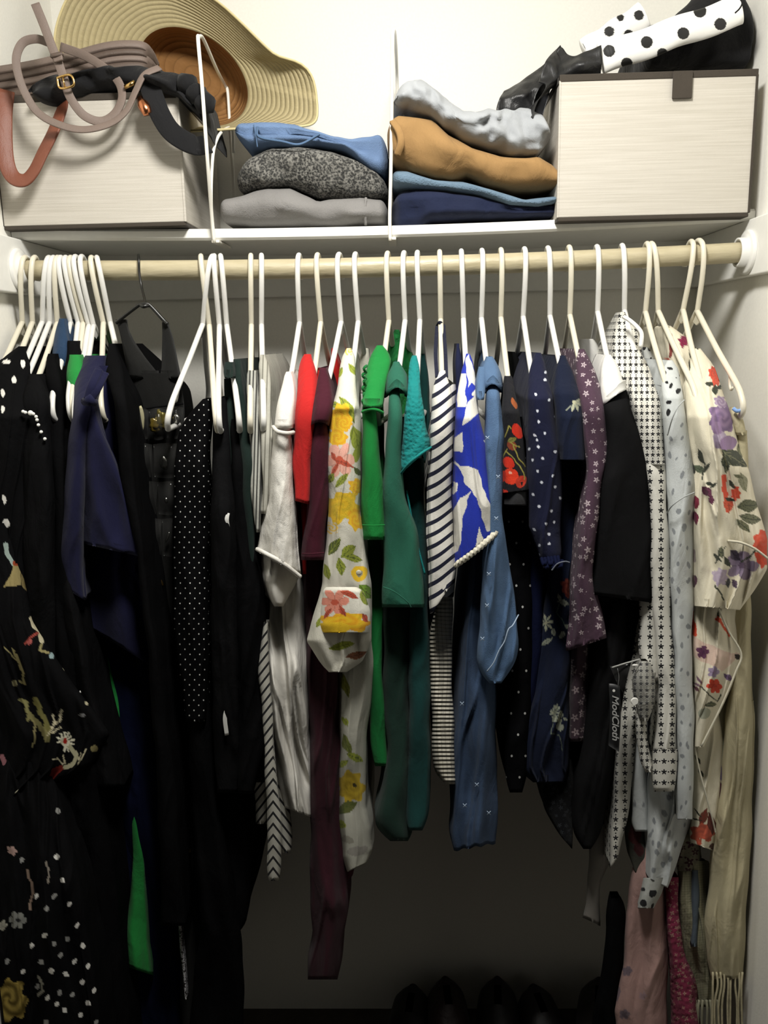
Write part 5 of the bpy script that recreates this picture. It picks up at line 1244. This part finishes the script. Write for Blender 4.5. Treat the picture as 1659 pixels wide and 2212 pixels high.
# swing tag with lettering
tagb = plain('black_card', h('1a1b1d'), .5); tgo = thing('swing_tag', 'black cardboard swing tag with white slanted lettering running down it', 'tag')
sheet('card', [[(1315,1477,1.236),(1327,1478,1.234),(1339,1482,1.232)], [(1318,1545,1.232),(1329,1548,1.230),(1341,1552,1.229)], [(1314,1610,1.234),(1325,1617,1.232),(1337,1624,1.230)]], tagb, tgo, .0008, 2, .0008, 10, 14)
tube('string', [P(1335,1482,1.231), P(1337,1462,1.229), P(1334,1444,1.230)], .0004, plain('clear_thread', h('8f9090'), .3), tgo, n=12)
bm = bmesh.new(); bmesh.ops.create_cone(bm, cap_ends=True, segments=16, radius1=.0021, radius2=.0021, depth=.0006, matrix=Matrix.Rotation(math.pi/2, 4, 'X')); me = bpy.data.meshes.new('eyelet'); bm.to_mesh(me); bm.free()
o = link('eyelet', me, whitep, tgo); o.location = P(1326, 1492, 1.2285)
fc = bpy.data.curves.new('lettering', 'FONT'); fc.body = 'ModCloth'; fc.size = .0185; fc.shear = .35; fc.extrude = .0002; fc.align_x = 'CENTER'; fc.align_y = 'CENTER'; fc.offset = .0002
fo = bpy.data.objects.new('lettering', fc); C.objects.link(fo)
dg = bpy.context.evaluated_depsgraph_get(); me = bpy.data.meshes.new_from_object(fo.evaluated_get(dg)); me.name = 'lettering'
bpy.data.objects.remove(fo); o = link('lettering', me, plain('tag_ink', h('a9a9a8'), .6), tgo)
o.location = P(1329, 1550, 1.2245); o.rotation_euler = (math.radians(90), math.radians(90-2), 0); o.scale = (1.0, .8, 1)
# spotted blouse
SEAMG = fabric('pale_seam', h('a4a8a7'))
pr = Print(h('bfc3c2')); bk = h('19191b'); gy = h('868a8d')
for x, y, a, b, r in ((840,495,14,7,0),(795,535,8,14,20),(815,600,6,9,-20),(850,620,8,14,10),(905,660,10,16,30),(830,745,14,10,-20),(825,820,8,20,10),(880,560,3,4,0),(910,545,6,7,0),(770,640,5,16,10)):
    pr.e(1200+x*.2938, 650+y*.2938, a*.5, b*.42, bk, r)
for x, y, a, b, r in ((935,915,9,14,20),(845,1010,9,16,-10),(925,1010,9,14,25),(845,1130,9,22,0),(895,1155,12,6,-50),(930,1280,11,24,15),(990,1345,9,16,0),(965,1140,8,10,0),(865,1400,8,22,10),(905,1545,13,18,0),(945,1670,14,26,8),(865,1690,8,22,0),(865,1780,8,16,0),(918,1795,6,10,0),(975,1820,6,14,0),(895,1930,9,16,0),(975,1945,8,16,10),(905,2120,9,14,0),(860,2050,8,20,0),(975,2070,7,12,0),(985,1560,8,16,0)):
    pr.e(1200+x*.2938, 650+y*.2938, a*.38, b*.36, gy, r)
for x, y, a, b, r in ((840,235,9,22,0),(820,310,8,18,10),(905,70,9,22,0),(915,170,8,18,15),(865,420,12,14,0),(905,490,13,18,20),(868,615,8,20,0),(905,560,6,12,0),(855,780,9,14,0),(905,810,8,16,0),(870,1040,12,18,-10),(900,960,7,14,0),(850,950,7,12,0),(860,1140,7,14,0),(915,1160,8,12,0),(855,1290,8,16,0),(900,1290,7,18,0),(860,1370,12,14,-30),(910,1310,8,16,0),(870,1520,8,14,0),(880,1450,7,12,0),(915,1590,8,16,0),(545,1700,10,18,0),(600,1700,8,12,0),(670,1810,9,20,0),(735,1840,11,14,10),(660,1880,8,16,0),(780,1890,10,14,-20),(705,1980,9,20,0),(690,2035,12,14,0),(820,1960,7,20,0),(730,2110,12,14,0),(770,1650,14,20,0),(745,1760,16,24,-10),(860,1720,8,18,10),(890,1690,7,16,0),(665,1960,8,18,0),(880,1840,7,14,0)):
    pr.e(1200+x*.3166, 1200+y*.3166, a*.36, b*.34, gy, r)
for x, y in ((810,450),(940,445),(890,370),(840,610),(770,650),(745,370),(890,560),(785,510)): pr.e(1200+x*.2767, 1700+y*.2767, 4.2, 6.5, gy, 10)
SPT = fabric('spotted_sheer', None, attr=True, tone=0, wr=.4)
pr4 = Print(h('a9aba6'))
for x, y, a, b in ((680,797,4.5,5),(758,830,9,8),(692,903,8,8),(758,928,3,6),(740,815,4,4)): pr4.e(1200+x*.2767, 1700+y*.2767, a, b, bk, 20)
t = garment('spotted_blouse', 'pale grey sheer blouse with grey and black irregular spots', 'blouse',
    [('shoulder', [(778,1442,1452,1.30),(797,1432,1464,1.28),(830,1430,1470,1.258),(862,1432,1477,1.25)], SPT, dict(seed=95, yb=1.40, printf=pr, step=2, nf=84, folds=1)),
     ('sleeve', [(858,1432,1477,1.244),(900,1430,1484,1.242),(944,1435,1489,1.24),(1047,1440,1503,1.238),(1120,1441,1500,1.238),(1297,1450,1496,1.236),(1358,1452,1495,1.236),(1550,1462,1498,1.236),(1706,1462,1499,1.236),(1770,1464,1494,1.238)], SPT, dict(seed=96, yb=1.30, printf=pr, step=2, nf=84, folds=3, amp=.006)),
     ('back_shoulder', [(750,1388,1400,1.5,1.6),(780,1390,1424,1.48,1.62),(850,1400,1436,1.45,1.62)], fabric('spotted_back', None, pattern=pat_spots(15, .28, h('b0b2ae'), bk), tone=0), dict(seed=97, folds=1)),
     ('body', [(1200,1444,1490,1.33),(1600,1410,1480,1.29),(1680,1402,1490,1.27),(1755,1400,1499,1.265),(1811,1399,1480,1.262),(1852,1400,1465,1.26),(1908,1403,1442,1.26)], SPT, dict(seed=98, printf=pr, step=3, nf=84, folds=3, amp=.010, hem=(-10,10))),
     ('side_tail', [(1560,1372,1400,1.30),(1700,1366,1400,1.295),(1780,1362,1400,1.29),(1796,1372,1400,1.29)], SPT, dict(seed=99, printf=pr, step=5, folds=2)),
     ('black_dotted_cuff', [(1896,1390,1440,1.27),(1930,1383,1430,1.268),(1962,1380,1412,1.268)], SPT, dict(seed=100, printf=pr4, step=2, nf=70, folds=1, yb=1.30, amp=.002))])
strip('sleeve_seam', [(1441,1108,1.24),(1452,1092,1.222),(1475,1075,1.220),(1500,1064,1.24)], .0012, SEAMG, t)
strip('shoulder_seam', [(1442,940,1.240),(1452,905,1.224),(1464,880,1.224),(1478,864,1.242)], .0010, SEAMG, t)
# cream floral chiffon blouse
CRM = h('d8d1bb'); MAG, CO, PU, LI, DK, OL, PLM, ORG_ = h('8a2148'), h('d3523a'), h('8b7392'), h('ab9bb0'), h('3c4034'), h('6f6f56'), h('5c2f44'), h('c9583f')
pr = Print(CRM)
pr.rose(1476,738,12,MAG,h('6d1a3a'),1.2).leaf(1494,765,14,6,DK,70).leaf(1502,750,10,3,DK,10).leaf(1490,790,16,1.6,DK,100).st([(1450,690),(1440,730)],1.6,DK).st([(1448,722),(1449,768)],4,h('7a3a34')).st([(1444,775),(1450,782)],3,CO)
pr.rose(1540,806,12,CO,h('b83f2c'),1.3).rose(1546,822,12,CO,h('c24a34'),1.2).leaf(1532,830,11,5,DK,20).leaf(1546,843,12,6,DK,90).leaf(1556,836,10,4,DK,-30)
pr.rose(1561,902,32,PU,h('6f5a7c'),1.25).rose(1556,868,15,LI,PU).e(1554,950,15,20,LI,10).e(1572,958,18,18,PU,-30).e(1549,925,12,14,PU)
pr.leaf(1586,990,34,16,DK,35,OL).leaf(1568,1000,22,9,DK,90,OL).leaf(1602,975,18,8,OL,60,DK).leaf(1515,985,18,6,DK,70).leaf(1508,1012,18,8,h('59624f'),20).leaf(1524,1012,16,5,DK,130).st([(1522,1000),(1516,1035)],1.3,DK).leaf(1494,1008,18,6,DK,75)
pr.st([(1563,1028),(1567,1060),(1570,1100)],5,CO).leaf(1572,1088,20,10,ORG_,80).rose(1590,1066,12,CO,h('b84a34'),1.4).leaf(1582,1046,14,4,DK,60).leaf(1576,1078,12,4,DK,20).leaf(1606,1042,22,10,h('8a8a72'),70,OL).leaf(1594,1030,12,4,OL,20)
pr.leaf(1616,1092,26,14,h('5f614b'),-10,DK).leaf(1622,1120,26,11,h('6a6b56'),10,DK).leaf(1606,1136,20,9,OL,40,DK).leaf(1528,1062,16,9,PLM,50).leaf(1536,1080,12,6,PLM,90).leaf(1534,1046,10,4,DK,20).leaf(1542,1050,10,3,DK,-40)
pr.e(1503,1085,6,14,h('7a2a3c')).leaf(1504,1118,16,6,h('6b1f3a'),80).e(1500,1200,4,14,h('9a8a8a')).leaf(1502,1255,14,5,PLM,90)
pr.rose(1646,1168,22,h('d0604c'),CO,1.2).rose(1650,1205,20,h('c8543f'),CO,1.2).fl(1602,1222,36,5,h('85768a'),h('5a4a5c'),.4,.9).leaf(1588,1200,16,10,h('4d4452'),50).st([(1600,1215),(1622,1200),(1632,1188)],2,DK).leaf(1588,1262,12,6,h('5a4a5c'),60)
pr.leaf(1559,1192,14,7,h('4a4e40'),90,OL).leaf(1570,1212,14,6,DK,60).leaf(1550,1205,12,4,DK,50).rose(1556,1246,19,LI,h('b7a9b8'),1.1).st([(1546,1266),(1558,1284),(1562,1294)],2,DK).leaf(1574,1258,12,5,h('555'*2),100).st([(1544,1218),(1568,1180)],1.3,DK)
pr.st([(1494,1322),(1500,1370)],5,CO).st([(1552,1310),(1554,1332)],2,DK).fl(1553,1338,7,4,CO,CO).st([(1556,1342),(1575,1372)],3,ORG_).poly([(1496,1372),(1530,1392),(1580,1410),(1600,1412),(1560,1450),(1500,1420)],h('d0b8a8'))
pr.fl(1519,1408,15,5,h('5e3550'),h('4a2440'),.4).fl(1541,1453,13,5,h('94849e'),PU,.2).fl(1544,1483,17,6,h('c8452f'),h('a83524'),.1,1.0).leaf(1574,1462,12,6,h('6f5a7a'),40).leaf(1506,1478,10,3,h('8a6a7a'),30).leaf(1512,1468,12,3,h('8a6a7a'),60).leaf(1504,1487,9,4,h('6d3a48'),40)
pr.st([(1516,1482),(1530,1502),(1548,1516),(1556,1500)],1.2,DK).leaf(1535,1523,13,6,h('4d5142'),0,OL).e(1523,1541,14,12,h('a3a592')).leaf(1592,1420,8,6,h('3b3530'),50)
for x, y in ((1506,1640),(1515,1668)): pr.leaf(x, y, 12, 3.5, DK, 60)
pr.leaf(1519,1765,22,8,h('6a3a2c'),-60,h('7c2a20')).leaf(1508,1755,14,2,DK,50).leaf(1505,1770,12,2,DK,10).rose(1518,1800,30,h('b8573f'),h('a04a38'),.85).leaf(1536,1780,26,9,h('5f2f26'),80).leaf(1540,1830,10,7,h('5a4038'),0)
CHF = fabric('floral_chiffon', None, attr=True, tone=0, wr=.5, wscale=18)
t = garment('cream_floral_blouse', 'cream chiffon blouse with purple and coral roses at the right end', 'blouse',
    [('back_shoulder', [(703,1436,1448,1.42,1.62),(730,1434,1486,1.40,1.62),(770,1440,1520,1.37,1.62),(820,1452,1500,1.36,1.62),(900,1460,1500,1.35,1.62),(1300,1478,1510,1.33,1.60)], CHF, dict(seed=101, printf=pr, step=3, nf=84, folds=2)),
     ('sleeve', [(752,1498,1512,1.30),(790,1484,1540,1.275),(832,1478,1557,1.25),(900,1484,1580,1.236),(973,1490,1598,1.232),(1017,1496,1617,1.23),(1091,1498,1638,1.228),(1164,1500,1657,1.225),(1225,1500,1656,1.225),(1270,1500,1628,1.225),(1310,1500,1600,1.225)], CHF, dict(seed=102, yb=1.33, printf=pr, step=2, nf=90, folds=5, amp=.012, drift=1.6, hem=(0,8))),
     ('body', [(1100,1500,1590,1.30),(1290,1494,1600,1.26),(1340,1494,1590,1.255),(1415,1494,1604,1.25),(1460,1495,1592,1.25),(1540,1496,1556,1.25),(1614,1502,1518,1.25)], CHF, dict(seed=103, yb=1.30, printf=pr, step=2, nf=80, folds=4, amp=.008)),
     ('lower_panel', [(1500,1494,1550,1.28),(1600,1496,1562,1.275),(1700,1497,1560,1.27),(1760,1494,1556,1.27),(1800,1488,1552,1.27),(1826,1492,1540,1.27)], CHF, dict(seed=104, yb=1.30, printf=pr, step=2, nf=84, folds=3, amp=.007, hem=(-6,12)))])
pip = fabric('cream_piping', h('cdc8b4'))
strip('rolled_hem', [(1572,1168,1.222),(1600,1172,1.219),(1630,1185,1.219),(1658,1206,1.222)], .0020, pip, t)
strip('rolled_hem', [(1556,1312,1.238),(1554,1318,1.238),(1575,1365,1.243),(1601,1412,1.245),(1590,1450,1.245),(1556,1530,1.245),(1515,1612,1.247)], .0016, pip, t, 60)
strip('rolled_hem', [(1500,1610,1.262),(1510,1660,1.262),(1526,1720,1.262),(1538,1765,1.262),(1546,1800,1.266)], .0014, pip, t, 40)
garment('teal_scarf', 'sheer scarf with blurred teal and plum flowers behind the cream floral blouse', 'scarf',
    [('body', [(1480,1552,1578,1.30),(1600,1545,1590,1.295),(1680,1540,1590,1.29),(1760,1542,1584,1.29),(1810,1555,1580,1.29)], fabric('teal_sheer', None, attr=True, tone=0, wr=.4), dict(seed=105, yb=1.32, step=3, nf=70,
      printf=Print(h('9a9680')).e(1558,1670,14,14,h('5f5468')).e(1552,1710,14,22,h('45212c')).fl(1572,1660,12,5,h('2f6f72')).fl(1574,1700,12,5,h('35676a')).e(1568,1620,16,24,h('8a9486')).leaf(1562,1740,14,6,h('3f4a3a'),60)))])
# cream scarf with fringe on the last hanger
CS = fabric('cream_viscose', h('b3aa8b'), wr=.7, wscale=20, tone=.1)
t = garment('fringed_scarf', 'long cream scarf knotted on the last hanger with a fringed end by the right wall', 'scarf',
    [('knot', [(880,1580,1592,1.262),(892,1578,1604,1.255),(915,1586,1610,1.252),(940,1590,1612,1.255)], CS, dict(seed=106, yb=1.275, amp=.003)),
     ('body', [(930,1590,1614,1.262),(1000,1596,1617,1.262),(1100,1598,1618,1.265),(1200,1598,1619,1.268),(1300,1588,1620,1.27),(1500,1572,1624,1.27),(1640,1560,1626,1.27),(1755,1545,1623,1.27),(1900,1530,1617,1.27),(2000,1520,1612,1.27),(2115,1535,1604,1.27)], CS, dict(seed=107, yb=1.31, folds=7, amp=.007, nf=78, drift=.5))])
rg = random.Random(9); geos = []
for k in range(9):
    x = 1540+k*8; geos.append(tube_geo(cr([P(x, 2100, 1.275), P(x+rg.uniform(-3,3), 2130, 1.27), P(x+rg.uniform(-5,5), 2180, 1.27), P(x+rg.uniform(-6,6), 2290, 1.27)], 14), .0019, 6))
for g in geos: multi('fringe_strand', [g], CS, t)
strip('blue_ring', [(1584,882,1.252),(1592,888,1.248),(1600,886,1.25)], .003, fabric('blue_thread', h('7f9fd0')), t, 10)
t = garment('woven_shawl', 'open-weave beige green shawl with tassels low at the right', 'shawl',
    [('body', [(1860,1462,1530,1.31),(1950,1462,1540,1.305),(2030,1470,1560,1.30),(2090,1478,1565,1.30),(2150,1490,1560,1.30),(2175,1500,1556,1.30)], fabric('shawl_weave', None, pattern=pat_check(6, h('8f8b72'), h('77775c')), tone=0, wr=.8), dict(seed=108, yb=1.34, folds=6, amp=.010, nf=70)),
     ('blue_stripe', [(1880,1494,1508,1.302),(1960,1496,1510,1.296),(2045,1492,1506,1.292)], fabric('blue_grey', h('4c5660')), dict(seed=109, yb=1.306, amp=.002))])
for k in range(7):
    x = 1502+k*8; multi('tassel', [tube_geo(cr([P(x, 2160, 1.30), P(x+rg.uniform(-3,3), 2190, 1.295), P(x+rg.uniform(-5,5), 2290, 1.30)], 12), .0024, 6)], fabric('tassel_cotton', h('8d8a74')) if k == 0 else bpy.data.materials['tassel_cotton'], t)
garment('crochet_scarf', 'raspberry red crocheted scarf hanging beside the pink dress', 'scarf',
    [('body', [(1895,1440,1466,1.30),(1980,1438,1468,1.295),(2060,1446,1476,1.29),(2115,1452,1500,1.285),(2180,1452,1510,1.28),(2290,1450,1530,1.28)], fabric('raspberry_crochet', None, pattern=pat_floral(15, h('772540'), h('947267'), R=.34, n=4, fg2=h('6d1f36'), dens=.3), tone=0, wr=.8, knit=knit_vor(9)), dict(seed=110, yb=1.34, folds=3, amp=.006))])
garment('pink_dress', 'dusty pink dress hem printed with tiny grey stars, bottom right', 'dress',
    [('body', [(1800,1380,1440,1.32),(1894,1364,1442,1.30),(1977,1350,1442,1.295),(2087,1347,1442,1.29),(2140,1334,1442,1.288),(2184,1322,1442,1.286),(2210,1328,1442,1.285),(2290,1326,1442,1.285)], fabric('dusty_pink', None, attr=True, tone=0, wr=.5), dict(seed=111, yb=1.34, folds=3, nf=70, step=3,
      printf=Print(h('a3837c')).fl(1356,2098,12,5,h('6f6068')).fl(1348,2190,12,5,h('6f6068')).fl(1390,2150,9,5,h('9a8084')).e(1334,2145,6,16,h('7c6a70'))))])
garment('dark_rose_scarf', 'dark red rose print scarf end between the star shirt tail and spotted blouse', 'scarf',
    [('body', [(1700,1350,1380,1.31),(1780,1352,1388,1.305),(1840,1356,1398,1.30),(1885,1372,1400,1.30)], fabric('dark_rose', None, attr=True, tone=0), dict(seed=112, yb=1.33, step=3, nf=40, printf=Print(h('3a3a32')).e(1372,1800,14,26,h('451a1c')).e(1380,1835,10,16,h('3d1517'))))])
garment('floral_remnant', 'dark floral ruffle showing below the coral rose hem', 'scarf',
    [('body', [(1780,1470,1520,1.30),(1830,1462,1510,1.30),(1860,1460,1514,1.30),(1882,1464,1508,1.30)], fabric('dim_floral', None, pattern=pat_floral(22, h('76705f'), h('40262c'), R=.5, fg2=h('4c4a40')), tone=0), dict(seed=113, yb=1.33))])
garment('grey_shirt_tail', 'pale grey shirt tail hanging low behind the black top', 'shirt',
    [('body', [(1780,1274,1325,1.33),(1838,1272,1322,1.32),(1876,1270,1316,1.32),(1894,1268,1296,1.32),(1950,1266,1295,1.32),(1990,1260,1295,1.32)], fabric('grey_voile', h('77736d'), wr=.3), dict(seed=114, yb=1.345, hem=(-8,10), amp=.004))])
garment('black_scarf', 'narrow black scarf hanging to the bottom beside the pink dress', 'scarf',
    [('body', [(1940,1320,1342,1.31),(1960,1311,1350,1.305),(2087,1302,1346,1.305),(2150,1290,1342,1.305),(2290,1268,1336,1.305)], BLK2, dict(seed=115, yb=1.34, folds=3))])

# shoes on the floor at the back wall
shm = fabric('shoe_leather', h('0f0d0c'), rough=.5, wr=.3, sheen=0, spec=.4); sole = plain('shoe_sole', h('2a2623'), .7)
def shoe(x, y, rz, mat, label, L=.25, Hh=.08, grp='shoes on the closet floor'):
    t = thing('shoe', label, 'shoe', grp, (x, y, 0)); t.rotation_euler[2] = rz
    vs = []; N, K = 26, 18
    for i in range(N+1):
        g = i/N; yy = -L/2+L*g; w = (.040+.010*math.sin(g*math.pi*1.1+.6))*(1-(max(0, g-.88)/.12)**2*.7)*(1-(max(0, .08-g)/.08)**2*.6)
        hgt = Hh*(1 if g < .35 else 1-.62*min(1, (g-.35)/.35))*(1-(max(0, g-.85)/.15)**2*.5)
        for k in range(K+1):
            a = math.pi*k/K; vs.append((w*math.cos(a), yy, .012+hgt*math.sin(a)**.45))
    fs = [(i*(K+1)+k, i*(K+1)+k+1, (i+1)*(K+1)+k+1, (i+1)*(K+1)+k) for i in range(N) for k in range(K) if not (2 < i < 9 and 7 < k < 10)]
    fs += [tuple(range(K+1)), tuple(N*(K+1)+k for k in range(K+1))[::-1]]
    link('upper', mesh('upper', vs, fs), mat, t)
    vs = []
    for z in (0, .014):
        for i in range(N+1):
            g = i/N; yy = -L/2-.003+(L+.006)*g; w = (.039+.010*math.sin(g*math.pi*1.1+.6))*(1-(max(0, g-.88)/.12)**2*.6)*(1-(max(0, .08-g)/.08)**2*.5); vs += [(-w, yy, z), (w, yy, z)]
    M_ = 2*(N+1); fs = []
    for i in range(N):
        a = 2*i; fs += [(a, a+2, a+3, a+1), (M_+a, M_+a+1, M_+a+3, M_+a+2), (a, M_+a, M_+a+2, a+2), (a+1, a+3, M_+a+3, M_+a+1)]
    fs += [(0, 1, M_+1, M_), (2*N, M_+2*N, M_+2*N+1, 2*N+1)]
    link('sole', mesh('sole', vs, fs, False), sole, t)
    return t
sc_ = 1.0
for i, (x, rz, lab, m_, H2) in enumerate(((-.02, 3.0, 'leftmost dim black shoe on the closet floor', shm, .10), (.08, 3.2, 'dark brown shoe right of the leftmost floor shoe', fabric('brown_shoe', h('1a0d0b'), rough=.5), .12),
        (.185, 3.05, 'tallest black ankle boot at the middle of the floor', shm, .12), (.30, 3.3, 'black shoe standing right of the ankle boot', shm, .10), (.405, 2.9, 'rightmost floor shoe with pale toe', fabric('taupe_shoe', h('2c2926'), rough=.6), .12))):
    shoe(x, 1.58, rz, m_, lab, .25, H2)

# small trims become sub-parts of the part they are sewn to or mounted on
SUB = {'buckle_pin': 'buckle', 'zip_seal': 'clear_sleeve', 'button': 'clear_sleeve', 'tag_loop': 'clear_sleeve', 'scalloped_lace': 'sleeve', 'lace_hem': 'sleeve', 'sleeve_hem': 'sleeve', 'sleeve_seam': 'sleeve',
       'sleeve_crease': 'sleeve', 'cuff_seam': 'shoulder', 'collar_edge': 'collar', 'sleeve_edge': 'cap_sleeve', 'cuff_button': 'sleeve', 'lettering': 'card', 'eyelet': 'card', 'bodice_seam': 'front_panel', 'clear_pocket': 'front_panel',
       'side_seam': 'body', 'rolled_hem': 'body', 'cuff_ruffle': 'sleeve', 'shoulder_frill': 'shoulder', 'shoulder_seam': 'sleeve', 'fringe_strand': 'body', 'tassel': 'body', 'bead': 'body', 'silver_trim': 'sleeve', 'twist': 'shoulder_wire', 'brim_edge': 'brim'}
for o in list(C.objects):
    k = o.name.split('.')[0]
    if k in SUB and o.parent is not None and o.parent.type == 'EMPTY':
        for c in C.objects:
            if c.parent == o.parent and c.name.split('.')[0] == SUB[k] and c.location.length < 1e-9: o.parent = c; break

# ------------------------------------------------------------------ put every thing's origin at its base
for o in list(C.objects):
    if o.type == 'EMPTY' and o.parent is None and o.location.length < 1e-9:
        ch = [c for c in C.objects if c.parent == o]
        if not ch: continue
        pts = [c.location+v.co for c in ch for v in list(c.data.vertices)[::7]]
        L = Vector((sum(p.x for p in pts)/len(pts), sum(p.y for p in pts)/len(pts), min(p.z for p in pts)))
        o.location = L
        for c in ch: c.location = c.location-L
